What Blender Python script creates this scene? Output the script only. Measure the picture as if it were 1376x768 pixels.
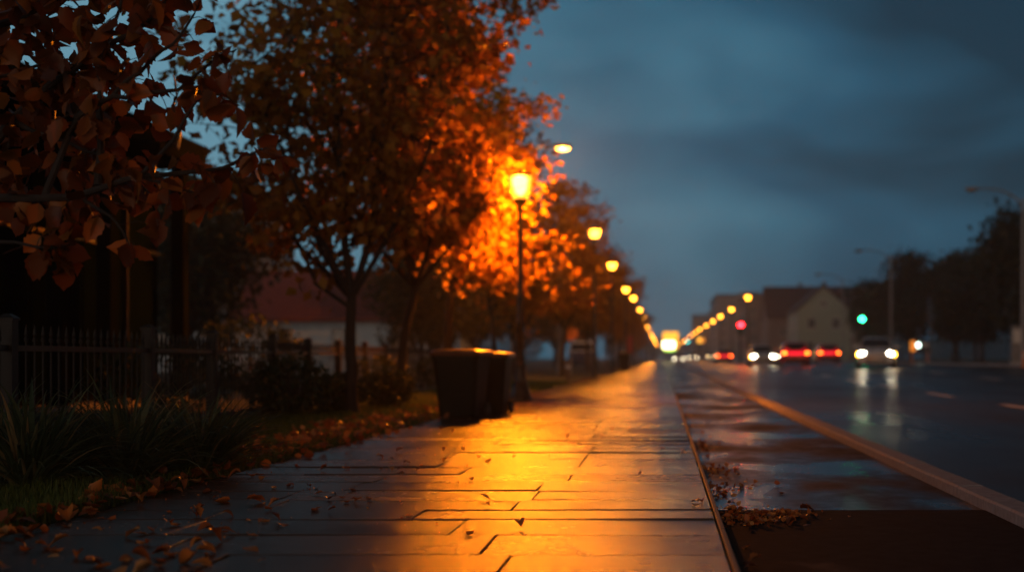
import bpy, math, random
import numpy as np
from mathutils import Vector, Matrix

R = math.radians
for o in list(bpy.data.objects):
    bpy.data.objects.remove(o)
C = bpy.context.scene.collection
S = bpy.context.scene

# ------------------------------------------------------------------ camera
F = 1911.0           # focal length in pixels of a 1376 px wide picture
VX, VY = 891.0, 480.0
CAMZ = 0.8
cam = bpy.data.cameras.new('camera')
cam.lens = 50.0
cam.sensor_width = 36.0
cam.shift_x = (688 - VX) / 1376.0
cam.shift_y = (VY - 384) / 1376.0
cam.clip_start = 0.05
cam.clip_end = 5000
cam.dof.use_dof = True
cam.dof.focus_distance = 8.2
cam.dof.aperture_fstop = 1.25
camo = bpy.data.objects.new('camera', cam)
camo.location = (0, 0, CAMZ)
camo.rotation_euler = (R(90), 0, 0)
C.objects.link(camo)
S.camera = camo

# ------------------------------------------------------------------ world
SUN_EL, SUN_ROT = 2.0, 200.0
w = bpy.data.worlds.new('World')
S.world = w
w.use_nodes = True
nt = w.node_tree
for n in list(nt.nodes):
    nt.nodes.remove(n)
N = nt.nodes.new
L = nt.links.new
out = N('ShaderNodeOutputWorld')
add = N('ShaderNodeAddShader')
sky = N('ShaderNodeTexSky')
sky.sky_type = 'NISHITA'
sky.sun_disc = False
sky.sun_elevation = R(SUN_EL)
sky.sun_rotation = R(SUN_ROT)
bg1 = N('ShaderNodeBackground'); bg1.inputs[1].default_value = 0.05
L(sky.outputs[0], bg1.inputs[0])
tc = N('ShaderNodeTexCoord')
mp = N('ShaderNodeMapping'); mp.inputs['Scale'].default_value = (3.2, 3.2, 9.0)
mp.inputs['Location'].default_value = (1.3, 0.4, 0.35)
L(tc.outputs['Generated'], mp.inputs[0])
nz = N('ShaderNodeTexNoise'); nz.inputs['Scale'].default_value = 1.0
nz.inputs['Detail'].default_value = 3; nz.inputs['Roughness'].default_value = 0.45
nz.inputs['Distortion'].default_value = 0.6
L(mp.outputs[0], nz.inputs[0])
sep = N('ShaderNodeSeparateXYZ'); L(tc.outputs['Generated'], sep.inputs[0])
def world_math(op, a, b):
    m = N('ShaderNodeMath'); m.operation = op
    for i, v in enumerate((a, b)):
        if isinstance(v, (int, float)): m.inputs[i].default_value = v
        else: L(v, m.inputs[i])
    return m.outputs[0]
# the cloud bank thickens towards +X and lifts a little above the horizon
gx = world_math('MULTIPLY', sep.outputs[0], -1.15)
gz = world_math('MULTIPLY', sep.outputs[2], 0.25)
nzc = world_math('ADD', world_math('MULTIPLY', nz.outputs[0], 1.25), -0.135)
v = world_math('ADD', nzc, world_math('ADD', gx, gz))
cr = N('ShaderNodeValToRGB')
e = cr.color_ramp.elements
e[0].position = 0.20; e[0].color = (0.003, 0.032, 0.064, 1)
e[1].position = 0.86; e[1].color = (0.15, 0.34, 0.45, 1)
m_ = e.new(0.46); m_.color = (0.016, 0.098, 0.175, 1)
m_ = e.new(0.64); m_.color = (0.048, 0.183, 0.28, 1)
L(v, cr.inputs[0])
bg2 = N('ShaderNodeBackground')
zen = N('ShaderNodeMapRange'); zen.interpolation_type = 'SMOOTHSTEP'      # sky overhead, out of view, dimmed to cut ambient light on the ground
L(sep.outputs[2], zen.inputs[0])
for i, q in enumerate((0.22, 0.55, 0.88, 0.08)): zen.inputs[i + 1].default_value = q
L(zen.outputs[0], bg2.inputs[1])
L(cr.outputs[0], bg2.inputs[0])
# added warm glow low in the unseen sky behind the photographer, brightening camera-facing sides
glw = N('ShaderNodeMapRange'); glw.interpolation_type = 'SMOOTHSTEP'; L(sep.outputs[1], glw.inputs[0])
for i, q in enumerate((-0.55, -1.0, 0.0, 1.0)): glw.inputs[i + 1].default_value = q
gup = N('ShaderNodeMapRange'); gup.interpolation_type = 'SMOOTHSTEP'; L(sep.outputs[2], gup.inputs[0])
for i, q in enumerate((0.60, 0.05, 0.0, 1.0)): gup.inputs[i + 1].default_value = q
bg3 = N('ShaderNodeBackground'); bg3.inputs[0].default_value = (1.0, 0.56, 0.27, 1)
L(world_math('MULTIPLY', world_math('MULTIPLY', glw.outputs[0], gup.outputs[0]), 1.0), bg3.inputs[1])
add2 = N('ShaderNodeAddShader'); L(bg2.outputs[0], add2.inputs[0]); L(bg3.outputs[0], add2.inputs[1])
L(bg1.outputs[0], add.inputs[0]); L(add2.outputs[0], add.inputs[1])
L(add.outputs[0], out.inputs[0])
bg1.inputs[1].default_value = 0.006      # dusk: the clear sky above the clouds is almost gone

# ------------------------------------------------------------------ sun (below thick cloud, dusk)
sl = bpy.data.lights.new('sun', 'SUN')
sl.energy = 0.02
sl.angle = R(40)
sl.color = (1.0, 0.9, 0.8)
so = bpy.data.objects.new('sun', sl)
so.rotation_euler = (R(90 - SUN_EL - 8), 0, R(-SUN_ROT + 180))
C.objects.link(so)

S.view_settings.view_transform = 'Standard'
S.view_settings.look = 'None'
S.view_settings.gamma = 1.0
S.view_settings.exposure = 0.0
S.view_settings.use_curve_mapping = False
S.render.engine = 'CYCLES'
S.cycles.max_bounces = 6
S.cycles.diffuse_bounces = 2
S.cycles.glossy_bounces = 3
S.cycles.transparent_max_bounces = 8
S.cycles.volume_bounces = 0
S.cycles.sample_clamp_indirect = 4.0
S.cycles.use_denoising = True

rnd = random.Random(7)
rng = np.random.default_rng(7)

def P(px, py, Y):
    return Vector(((px - VX) * Y / F, Y, CAMZ - (py - VY) * Y / F))

# ------------------------------------------------------------------ materials
class NT:
    def __init__(s, name):
        s.m = bpy.data.materials.new(name); s.m.use_nodes = True
        s.t = s.m.node_tree
        for n in list(s.t.nodes): s.t.nodes.remove(n)
        s.o = s.t.nodes.new('ShaderNodeOutputMaterial')
    def n(s, t, **kw):
        x = s.t.nodes.new(t)
        for k, v in kw.items():
            if k.startswith('i_'):
                x.inputs[k[2:].replace('_', ' ')].default_value = v
            else: setattr(x, k, v)
        return x
    def l(s, a, b): s.t.links.new(a, b)
    def noise(s, scale, detail=4, rough=0.55, coord='Object', stretch=(1, 1, 1), loc=(0, 0, 0)):
        c = s.n('ShaderNodeTexCoord'); m = s.n('ShaderNodeMapping')
        m.inputs['Scale'].default_value = stretch
        m.inputs['Location'].default_value = loc
        s.l(c.outputs[coord], m.inputs[0])
        z = s.n('ShaderNodeTexNoise'); z.inputs['Scale'].default_value = scale
        z.inputs['Detail'].default_value = detail; z.inputs['Roughness'].default_value = rough
        s.l(m.outputs[0], z.inputs[0])
        return z.outputs[0]
    def ramp(s, fac, stops):
        r = s.n('ShaderNodeValToRGB'); e = r.color_ramp.elements
        e[0].position, e[0].color = stops[0][0], (*stops[0][1], 1)
        e[1].position, e[1].color = stops[-1][0], (*stops[-1][1], 1)
        for p, c in stops[1:-1]:
            x = e.new(p); x.color = (*c, 1)
        s.l(fac, r.inputs[0]); return r.outputs[0]
    def rng(s, fac, a, b, c, d):
        r = s.n('ShaderNodeMapRange'); s.l(fac, r.inputs[0])
        for i, v in enumerate((a, b, c, d)): r.inputs[i + 1].default_value = v
        return r.outputs[0]
    def math(s, op, a, b=None):
        r = s.n('ShaderNodeMath', operation=op)
        for i, v in enumerate((a, b)):
            if v is None: continue
            if isinstance(v, (int, float)): r.inputs[i].default_value = v
            else: s.l(v, r.inputs[i])
        return r.outputs[0]
    def bump(s, h, strength=0.3, dist=0.01):
        b = s.n('ShaderNodeBump'); b.inputs['Strength'].default_value = strength
        b.inputs['Distance'].default_value = dist
        s.l(h, b.inputs['Height']); return b.outputs[0]
    def principled(s, color=None, rough=0.6, metal=0.0, spec=0.5, normal=None, coat=0.0):
        p = s.n('ShaderNodeBsdfPrincipled')
        if color is not None:
            if isinstance(color, tuple): p.inputs['Base Color'].default_value = (*color, 1)
            else: s.l(color, p.inputs['Base Color'])
        if isinstance(rough, (int, float)): p.inputs['Roughness'].default_value = rough
        else: s.l(rough, p.inputs['Roughness'])
        p.inputs['Metallic'].default_value = metal
        p.inputs['Specular IOR Level'].default_value = spec
        p.inputs['Coat Weight'].default_value = coat
        if normal is not None: s.l(normal, p.inputs['Normal'])
        s.l(p.outputs[0], s.o.inputs[0]); return p

def simple(name, c1, c2, scale=6.0, rough=0.6, metal=0.0, bump=0.0, spec=0.5, coat=0.0, stretch=(1, 1, 1)):
    t = NT(name)
    z = t.noise(scale, stretch=stretch)
    col = t.ramp(z, [(0.3, c1), (0.7, c2)])
    nrm = t.bump(z, bump, 0.01) if bump else None
    rr = t.rng(z, 0.2, 0.8, max(rough - 0.1, 0.02), min(rough + 0.1, 1))
    t.principled(col, rr, metal, spec, nrm, coat)
    return t.m

def emit(name, color, strength):
    t = NT(name)
    e_ = t.n('ShaderNodeEmission'); e_.inputs[0].default_value = (*color, 1); e_.inputs[1].default_value = strength
    t.l(e_.outputs[0], t.o.inputs[0])
    return t.m

def leafmat(name, stops, transl=0.45, rough=0.5):
    t = NT(name)
    g = t.n('ShaderNodeNewGeometry')
    oi = t.n('ShaderNodeObjectInfo')
    f = t.math('FRACT', t.math('ADD', g.outputs['Random Per Island'], oi.outputs['Random']))
    col = t.ramp(f, stops)
    d = t.n('ShaderNodeBsdfPrincipled'); t.l(col, d.inputs['Base Color'])
    d.inputs['Roughness'].default_value = rough; d.inputs['Specular IOR Level'].default_value = 0.3
    tr = t.n('ShaderNodeBsdfTranslucent'); t.l(col, tr.inputs[0])
    mx = t.n('ShaderNodeMixShader'); mx.inputs[0].default_value = transl
    t.l(d.outputs[0], mx.inputs[1]); t.l(tr.outputs[0], mx.inputs[2])
    t.l(mx.outputs[0], t.o.inputs[0])
    return t.m

M = {}
# wet concrete slabs
t = NT('wet_slab')
g = t.n('ShaderNodeNewGeometry')
big = t.noise(0.7, 5, 0.6)
mid = t.noise(6.0, 5, 0.6)
fine = t.noise(140.0, 3, 0.7)
f = t.math('ADD', t.math('MULTIPLY', g.outputs['Random Per Island'], 0.35), t.math('MULTIPLY', mid, 0.65))
col = t.ramp(f, [(0.2, (0.050, 0.029, 0.022)), (0.55, (0.082, 0.049, 0.037)), (0.85, (0.12, 0.076, 0.060))])
rough = t.math('ADD', t.rng(big, 0.3, 0.7, 0.11, 0.24), t.math('ADD', t.math('MULTIPLY', g.outputs['Random Per Island'], 0.09), t.rng(mid, 0.35, 0.7, -0.02, 0.05)))
hh = t.math('ADD', t.math('MULTIPLY', fine, 0.6), t.math('ADD', t.math('MULTIPLY', mid, 0.9), t.math('MULTIPLY', t.noise(38.0, 4, 0.65), 0.5)))
t.principled(col, rough, 0, 0.085, t.bump(hh, 0.35, 0.012))
M['slab'] = t.m
M['joint'] = simple('slab_joint_sand', (0.012, 0.011, 0.01), (0.03, 0.025, 0.022), 20, 0.9)
M['edging'] = simple('concrete_edging', (0.08, 0.075, 0.07), (0.14, 0.13, 0.12), 14, 0.6, bump=0.3, spec=0.15)
M['kerb'] = simple('kerb_stone', (0.24, 0.23, 0.24), (0.36, 0.35, 0.37), 18, 0.8, bump=0.4, spec=0.08)
# wet lane tarmac with smeared puddles and cross joints
t = NT('wet_lane')
c = t.n('ShaderNodeTexCoord'); sx = t.n('ShaderNodeSeparateXYZ'); t.l(c.outputs['Object'], sx.inputs[0])
streak = t.noise(1.0, 5, 0.6, stretch=(0.8, 0.42, 1), loc=(3.1, 0.7, 0))
mid = t.noise(9.0, 5, 0.65)
fine = t.noise(170.0, 3, 0.7)
far = t.rng(sx.outputs[1], 8.38, 8.42, -0.26, 0.09)      # the nearest bay is fresh rough tarmac
wet = t.math('ADD', streak, far)
rough = t.rng(wet, 0.40, 0.64, 0.85, 0.24)
col = t.ramp(mid, [(0.3, (0.013, 0.0145, 0.017)), (0.7, (0.028, 0.031, 0.035))])
hs = t.rng(wet, 0.45, 0.62, 1.0, 0.15)
hh = t.math('MULTIPLY', t.math('ADD', fine, t.math('MULTIPLY', mid, 0.5)), hs)
lp_ = t.principled(col, rough, 0, 0.16, t.bump(hh, 0.45, 0.010)); t.l(t.rng(wet, 0.42, 0.7, 0.03, 0.42), lp_.inputs['Specular IOR Level'])
M['lane'] = t.m
# wet road
t = NT('wet_asphalt')
big = t.noise(0.22, 5, 0.6, stretch=(1.6, 0.35, 1))
mid = t.noise(2.2, 6, 0.7)
fine = t.noise(90.0, 3, 0.7)
rough = t.rng(big, 0.32, 0.68, 0.23, 0.46)
col = t.ramp(mid, [(0.3, (0.02, 0.021, 0.023)), (0.7, (0.042, 0.042, 0.044))])
hh = t.math('ADD', fine, t.math('MULTIPLY', mid, 1.2))
t.principled(col, rough, 0, 0.35, t.bump(hh, 0.4, 0.015))
M['road'] = t.m
M['paint'] = simple('road_paint', (0.6, 0.6, 0.58), (0.85, 0.85, 0.83), 7, 0.35)
M['soil'] = simple('soil_and_turf', (0.022, 0.028, 0.011), (0.05, 0.055, 0.02), 1.4, 0.95, bump=0.5)
M['verge'] = simple('verge_turf', (0.02, 0.03, 0.012), (0.05, 0.06, 0.02), 0.8, 0.95, bump=0.4)
M['iron'] = simple('black_iron', (0.010, 0.010, 0.011), (0.022, 0.021, 0.021), 25, 0.38, 0.3, 0.1)
M['fence'] = simple('fence_black_paint', (0.015, 0.012, 0.010), (0.028, 0.021, 0.017), 22, 0.5, 0.0, 0.1, 0.25)
M['steel'] = simple('galvanised_steel', (0.16, 0.17, 0.18), (0.26, 0.27, 0.28), 14, 0.5, 0.3)
M['bark'] = simple('bark', (0.035, 0.024, 0.016), (0.085, 0.06, 0.042), 18, 0.9, bump=0.8, stretch=(1, 1, 0.25))
M['darkbark'] = simple('dark_bark', (0.015, 0.010, 0.008), (0.04, 0.026, 0.02), 18, 0.9, bump=0.8, stretch=(1, 1, 0.25))
M['autumn'] = leafmat('autumn_leaves', [(0.0, (0.19, 0.062, 0.012)), (0.35, (0.30, 0.112, 0.017)), (0.7, (0.40, 0.17, 0.024)), (1.0, (0.50, 0.26, 0.035))], 0.55)
M['lampgold'] = leafmat('lamp_gold_leaves', [(0.0, (0.36, 0.13, 0.014)), (0.35, (0.48, 0.21, 0.02)), (0.7, (0.58, 0.30, 0.028)), (1.0, (0.66, 0.40, 0.04))], 0.55)  # yellower than the other trees: the lantern's light is put into the leaf colour
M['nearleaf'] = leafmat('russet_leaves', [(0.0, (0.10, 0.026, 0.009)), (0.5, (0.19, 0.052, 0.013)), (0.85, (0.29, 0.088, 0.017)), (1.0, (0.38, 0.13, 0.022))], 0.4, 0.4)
M['fallen'] = leafmat('fallen_leaves', [(0.0, (0.18, 0.052, 0.018)), (0.4, (0.40, 0.11, 0.026)), (0.75, (0.55, 0.18, 0.035)), (1.0, (0.62, 0.29, 0.10))], 0.2, 0.42)
M['evergreen'] = leafmat('dark_green_leaves', [(0.0, (0.010, 0.018, 0.007)), (0.5, (0.018, 0.027, 0.009)), (1.0, (0.03, 0.038, 0.012))], 0.25)
M['olive'] = leafmat('olive_leaves', [(0.0, (0.03, 0.033, 0.014)), (0.5, (0.05, 0.048, 0.02)), (1.0, (0.08, 0.062, 0.022))], 0.3)
M['shrub'] = leafmat('shrub_leaves', [(0.0, (0.018, 0.032, 0.012)), (0.6, (0.034, 0.050, 0.018)), (1.0, (0.055, 0.068, 0.022))], 0.2)
M['blade'] = leafmat('strap_leaves', [(0.0, (0.038, 0.066, 0.036)), (0.6, (0.080, 0.115, 0.060)), (0.88, (0.15, 0.17, 0.09)), (1.0, (0.36, 0.26, 0.13))], 0.3, 0.3)
M['grass'] = leafmat('grass_blades', [(0.0, (0.065, 0.095, 0.018)), (0.7, (0.11, 0.145, 0.028)), (1.0, (0.19, 0.18, 0.05))], 0.3)
M['binplastic'] = simple('bin_plastic', (0.005, 0.007, 0.005), (0.009, 0.012, 0.008), 30, 0.5, bump=0.1, spec=0.2)
M['binlid'] = simple('bin_lid_warm_lit', (0.13, 0.045, 0.02), (0.20, 0.07, 0.03), 18, 0.35, bump=0.1)  # orange tint is warm light on the lids, put into the colour
M['rubber'] = simple('rubber', (0.012, 0.012, 0.012), (0.022, 0.022, 0.022), 30, 0.85)
M['chrome'] = simple('alloy', (0.4, 0.4, 0.41), (0.55, 0.55, 0.56), 20, 0.3, 0.9)
M['glass'] = simple('dark_window_glass', (0.012, 0.018, 0.022), (0.02, 0.028, 0.032), 2, 0.12, 0, 0, 0.6)
M['pavglass'] = simple('pavilion_glass', (0.002, 0.005, 0.0045), (0.003, 0.007, 0.0065), 2, 0.6, 0, 0, 0.0)
M['autoglass'] = simple('car_window_glass', (0.012, 0.02, 0.025), (0.02, 0.03, 0.035), 2, 0.12, 0, 0, 0.7)
M['plastic'] = simple('black_plastic', (0.012, 0.012, 0.013), (0.022, 0.022, 0.022), 30, 0.5)
M['plate'] = simple('white_plate', (0.45, 0.45, 0.43), (0.6, 0.6, 0.58), 10, 0.5)
M['red'] = simple('red_car_paint', (0.60, 0.012, 0.018), (0.70, 0.02, 0.025), 3, 0.25, 0, 0, 0.5, 0.6)
M['silver'] = simple('silver_car_paint', (0.50, 0.54, 0.57), (0.58, 0.62, 0.65), 3, 0.3, 0.15, 0, 0.5, 0.6)
M['white'] = simple('white_car_paint', (0.55, 0.55, 0.53), (0.65, 0.65, 0.63), 3, 0.28, 0, 0, 0.5, 0.6)
M['blue'] = simple('blue_car_paint', (0.03, 0.05, 0.12), (0.05, 0.075, 0.16), 3, 0.28, 0, 0, 0.5, 0.6)
M['black'] = simple('black_car_paint', (0.012, 0.012, 0.014), (0.02, 0.02, 0.023), 3, 0.25, 0, 0, 0.5, 0.6)
M['grey'] = simple('grey_car_paint', (0.08, 0.08, 0.085), (0.11, 0.11, 0.115), 3, 0.28, 0.3, 0, 0.5, 0.6)
def facade(name, a, b, rough=0.85, scale=2.5): return simple(name, a, b, scale, rough, bump=0.25)
M['cream'] = facade('cream_render', (0.20, 0.24, 0.20), (0.26, 0.30, 0.25))
M['palewall'] = facade('pale_render', (0.52, 0.63, 0.70), (0.64, 0.74, 0.80))
M['brownwall'] = facade('brown_brick', (0.11, 0.08, 0.07), (0.18, 0.13, 0.11), scale=5)
M['greywall'] = facade('grey_render', (0.16, 0.155, 0.155), (0.24, 0.23, 0.23))
M['rooftile'] = simple('red_roof_tiles', (0.20, 0.055, 0.045), (0.32, 0.095, 0.07), 7, 0.75, bump=0.6, stretch=(1, 1, 4))
M['slate'] = simple('dark_roof_tiles', (0.035, 0.014, 0.014), (0.065, 0.026, 0.024), 7, 0.8, bump=0.6, stretch=(1, 1, 4))
M['darkpanel'] = simple('dark_panel', (0.004, 0.006, 0.006), (0.007, 0.009, 0.009), 6, 0.9, bump=0.1, spec=0.0)
M['trim'] = simple('painted_trim', (0.35, 0.36, 0.36), (0.45, 0.46, 0.46), 8, 0.6)
M['doorwood'] = simple('door_wood', (0.08, 0.045, 0.025), (0.13, 0.075, 0.04), 10, 0.6, stretch=(4, 4, 0.5))
M['orange'] = simple('orange_plastic', (0.55, 0.14, 0.015), (0.65, 0.19, 0.025), 8, 0.5)
M['redsign'] = simple('red_sign_paint', (0.5, 0.03, 0.02), (0.6, 0.05, 0.03), 8, 0.45)
M['concrete'] = simple('concrete_post', (0.22, 0.22, 0.21), (0.32, 0.31, 0.30), 10, 0.85, bump=0.4)
SOD = (1.0, 0.40, 0.045)
def glow_glass(name, color, strength, tint=(1.0, 0.85, 0.6)):
    t = NT(name)
    tr = t.n('ShaderNodeBsdfTransparent'); tr.inputs[0].default_value = (*tint, 1)
    em = t.n('ShaderNodeEmission'); em.inputs[0].default_value = (*color, 1); em.inputs[1].default_value = strength
    ad = t.n('ShaderNodeAddShader'); t.l(tr.outputs[0], ad.inputs[0]); t.l(em.outputs[0], ad.inputs[1]); t.l(ad.outputs[0], t.o.inputs[0])
    return t.m
def lamp_light(root, loc, watts, radius=0.08, color=(1.0, 0.315, 0.018)):
    ld = bpy.data.lights.get('sodium_%d' % watts)
    if ld is None:
        ld = bpy.data.lights.new('sodium_%d' % watts, 'POINT'); ld.energy = watts; ld.color = color; ld.shadow_soft_size = radius
    o = bpy.data.objects.new('lamp_light', ld); C.objects.link(o); o.parent = root; o.location = loc
    return o
M['bulb'] = glow_glass('sodium_bulb', (1.0, 0.55, 0.16), 6)
M['bulb_far'] = glow_glass('sodium_bowl', (1.0, 0.35, 0.025), 10)
M['cobra_lit'] = glow_glass('sodium_lens', (1.0, 0.42, 0.06), 13)
M['head'] = emit('headlamp_light', (1.0, 0.88, 0.62), 95)
M['headfar'] = emit('headlamp_light_far', (1.0, 0.86, 0.58), 18)
M['tail'] = emit('tail_lamp_light', (1.0, 0.085, 0.008), 40)
M['redglow'] = emit('added_red_glow', (1.0, 0.012, 0.03), 1.8)  # added glow on car rears, stands in for bloom round the tail lamps
M['amber'] = emit('amber_lamp_light', (1.0, 0.45, 0.04), 30)
M['siggreen'] = emit('green_signal_light', (0.012, 0.95, 0.22), 80)
M['sigred'] = emit('red_signal_light', (1.0, 0.005, 0.008), 120)
M['sigcyan'] = emit('teal_signal_light', (0.05, 0.8, 0.7), 14)
M['signwhite'] = emit('lit_panel_white', (1.0, 0.85, 0.42), 9)
M['signyellow'] = emit('lit_panel_yellow', (1.0, 0.42, 0.04), 2.2)
M['signlime'] = emit('lit_panel_lime', (0.55, 1.0, 0.12), 3)
M['smallwhite'] = emit('small_white_light', (0.75, 1.0, 0.85), 6)
M['smallorange'] = emit('small_orange_light', (1.0, 0.28, 0.03), 1.0)
M['litwindow'] = emit('lit_window_dim', (1.0, 0.6, 0.25), 0.10)
t = NT('lantern_glass')
tr = t.n('ShaderNodeBsdfTransparent'); tr.inputs[0].default_value = (1.0, 0.80, 0.45, 1)
em = t.n('ShaderNodeEmission'); em.inputs[0].default_value = (1.0, 0.5, 0.06, 1); em.inputs[1].default_value = 0.7
ad = t.n('ShaderNodeAddShader'); t.l(tr.outputs[0], ad.inputs[0]); t.l(em.outputs[0], ad.inputs[1]); t.l(ad.outputs[0], t.o.inputs[0])
M['lanternglass'] = t.m
t = NT('frosted_glass_mullion'); 
M['unlit_lens'] = simple('unlit_lens', (0.08, 0.09, 0.09), (0.12, 0.13, 0.13), 4, 0.25)

# ------------------------------------------------------------------ mesh builder
class MB:
    def __init__(s): s.v = []; s.f = []
    def addv(s, pts):
        b = len(s.v); s.v.extend([tuple(p) for p in pts]); return b
    def box(s, x0, x1, y0, y1, z0, z1, ch=0.0):
        if ch <= 0:
            b = s.addv([(x0, y0, z0), (x1, y0, z0), (x1, y1, z0), (x0, y1, z0), (x0, y0, z1), (x1, y0, z1), (x1, y1, z1), (x0, y1, z1)])
            for q in ((0, 3, 2, 1), (4, 5, 6, 7), (0, 1, 5, 4), (1, 2, 6, 5), (2, 3, 7, 6), (3, 0, 4, 7)): s.f.append(tuple(b + i for i in q))
        else:
            def rect(a, z): return [(x0 + a, y0 + a, z), (x1 - a, y0 + a, z), (x1 - a, y1 - a, z), (x0 + a, y1 - a, z)]
            s.rings([rect(ch, z0), rect(0, z0 + ch), rect(0, z1 - ch), rect(ch, z1)])
        return s
    def rings(s, rs, cap=True):
        n = len(rs[0]); bs = [s.addv(r) for r in rs]
        for a, b in zip(bs, bs[1:]):
            for i in range(n):
                j = (i + 1) % n
                s.f.append((a + i, a + j, b + j, b + i))
        if cap:
            s.f.append(tuple(bs[0] + i for i in reversed(range(n))))
            s.f.append(tuple(bs[-1] + i for i in range(n)))
        return s
    def lathe(s, prof, n=16, cx=0, cy=0, cz=0, axis='z', rot=0.0):
        rs = []
        for r, h in prof:
            ring = []
            for i in range(n):
                a = 2 * math.pi * i / n + rot
                p = (r * math.cos(a), r * math.sin(a), h)
                if axis == 'x': p = (h, r * math.cos(a), r * math.sin(a))
                if axis == 'y': p = (r * math.sin(a), h, r * math.cos(a))
                ring.append((p[0] + cx, p[1] + cy, p[2] + cz))
            rs.append(ring)
        return s.rings(rs)
    def tube(s, pts, rad, n=6):
        pts = [Vector(p) for p in pts]
        rs = []
        for i, p in enumerate(pts):
            d = (pts[min(i + 1, len(pts) - 1)] - pts[max(i - 1, 0)])
            if d.length < 1e-6: d = Vector((0, 0, 1))
            d.normalize()
            ref = Vector((0, 0, 1)) if abs(d.z) < 0.9 else Vector((1, 0, 0))
            u = d.cross(ref).normalized(); w_ = d.cross(u)
            r = rad[i] if isinstance(rad, (list, tuple)) else rad
            rs.append([p + u * (r * math.cos(2 * math.pi * k / n)) + w_ * (r * math.sin(2 * math.pi * k / n)) for k in range(n)])
        return s.rings(rs)
    def ell(s, c, rx, ry, rz, n=12, m=8):
        rs = []
        for j in range(1, m):
            a = math.pi * j / m - math.pi / 2
            rs.append([(c[0] + rx * math.cos(a) * math.cos(2 * math.pi * i / n), c[1] + ry * math.cos(a) * math.sin(2 * math.pi * i / n), c[2] + rz * math.sin(a)) for i in range(n)])
        return s.rings(rs)
    def poly(s, pts):
        b = s.addv(pts); s.f.append(tuple(range(b, b + len(pts)))); return s
    def prism(s, pts, d):
        d = Vector(d); a = [Vector(p) for p in pts]
        return s.rings([a, [p + d for p in a]])
    def build(s, name, mat, parent=None, smooth=False, loc=None):
        me = bpy.data.meshes.new(name)
        me.from_pydata([tuple(p) for p in s.v], [], s.f)
        import bmesh
        if len(s.v) < 60000:
            bm = bmesh.new(); bm.from_mesh(me)
            bmesh.ops.recalc_face_normals(bm, faces=bm.faces)
            bm.to_mesh(me); bm.free()
        me.materials.append(mat)
        if smooth:
            me.polygons.foreach_set('use_smooth', [True] * len(me.polygons))
            try: me.set_sharp_from_angle(angle=R(40))
            except Exception: pass
        o = bpy.data.objects.new(name, me); C.objects.link(o)
        if parent is not None: o.parent = parent
        if loc is not None: o.location = loc
        return o

def npmesh(name, verts, faces_flat, per, mat, parent=None):
    me = bpy.data.meshes.new(name)
    nv, nf = len(verts), len(faces_flat) // per
    me.vertices.add(nv); me.vertices.foreach_set('co', verts.astype(np.float32).ravel())
    me.loops.add(nf * per); me.loops.foreach_set('vertex_index', faces_flat.astype(np.int32))
    me.polygons.add(nf)
    me.polygons.foreach_set('loop_start', np.arange(0, nf * per, per, dtype=np.int32))
    me.polygons.foreach_set('loop_total', np.full(nf, per, dtype=np.int32))
    me.update(calc_edges=True)
    me.materials.append(mat)
    o = bpy.data.objects.new(name, me); C.objects.link(o)
    if parent is not None: o.parent = parent
    return o

def tag(o, label=None, cat=None, group=None, kind=None):
    if label: o['label'] = label
    if cat: o['category'] = cat
    if group: o['group'] = group
    if kind: o['kind'] = kind
    return o
def thing(name, label, cat, loc=(0, 0, 0), rz=0.0, group=None):
    o = bpy.data.objects.new(name, None); C.objects.link(o)
    o.empty_display_size = 0.2
    o.location = loc; o.rotation_euler = (0, 0, rz)
    return tag(o, label, cat, group)
def dup(root, loc, rz=0.0, label=None, group=None, scale=None, sub=None):
    r = root.copy(); C.objects.link(r); r.location = loc; r.rotation_euler = (0, 0, rz)
    if scale is not None: r.scale = scale if isinstance(scale, tuple) else (scale,) * 3
    if label: r['label'] = label
    if group: r['group'] = group
    for ch in list(root.children):
        c_ = ch.copy(); C.objects.link(c_); c_.parent = r
        for g_ in ch.children:
            d_ = g_.copy(); C.objects.link(d_); d_.parent = c_
    return r
def struct(o): o['kind'] = 'structure'; return o

# ------------------------------------------------------------------ setting: ground, pavement, lane, kerb, road
PL, PR = -2.95, 0.29           # pavement edges
LANE_Z = -0.10
KX0, KX1 = 1.90, 2.08
RX1 = 18.0
PEND = 330.0
def sm(a, b, x):
    t_ = min(1, max(0, (x - a) / (b - a))); return t_ * t_ * (3 - 2 * t_)
def zr(X, Y):
    return LANE_Z + 0.44 * sm(18, 78, Y) * sm(KX1 - 1.0, 10.5, X)

ys = [-40, -10, 0, 5, 10, 15, 20, 25, 30, 36, 42, 50, 58, 66, 74, 82, 95, 120, 160, 220, 330, 500, 900, 1000]
def sheet(name, xs, zf, mat, yy=ys):
    b = MB()
    for y in yy: b.addv([(x, y, zf(x, y)) for x in xs])
    n = len(xs)
    for j in range(len(yy) - 1):
        for i in range(n - 1):
            b.f.append((j * n + i, j * n + i + 1, (j + 1) * n + i + 1, (j + 1) * n + i))
    return b.build(name, mat, smooth=True)
def gz_(x, y):
    if x <= -3.0: return -0.005 + (0.04 * sm(-3.0, -5.0, x))
    if x >= RX1 + 0.3: return zr(RX1, y) + 0.07
    return -0.35
struct(sheet('ground', [-500, -60, -20, -8, -5, -4, -3.0, -2.98, RX1 + 0.28, RX1 + 0.3, 40, 100, 500], gz_, M['soil']))

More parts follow.
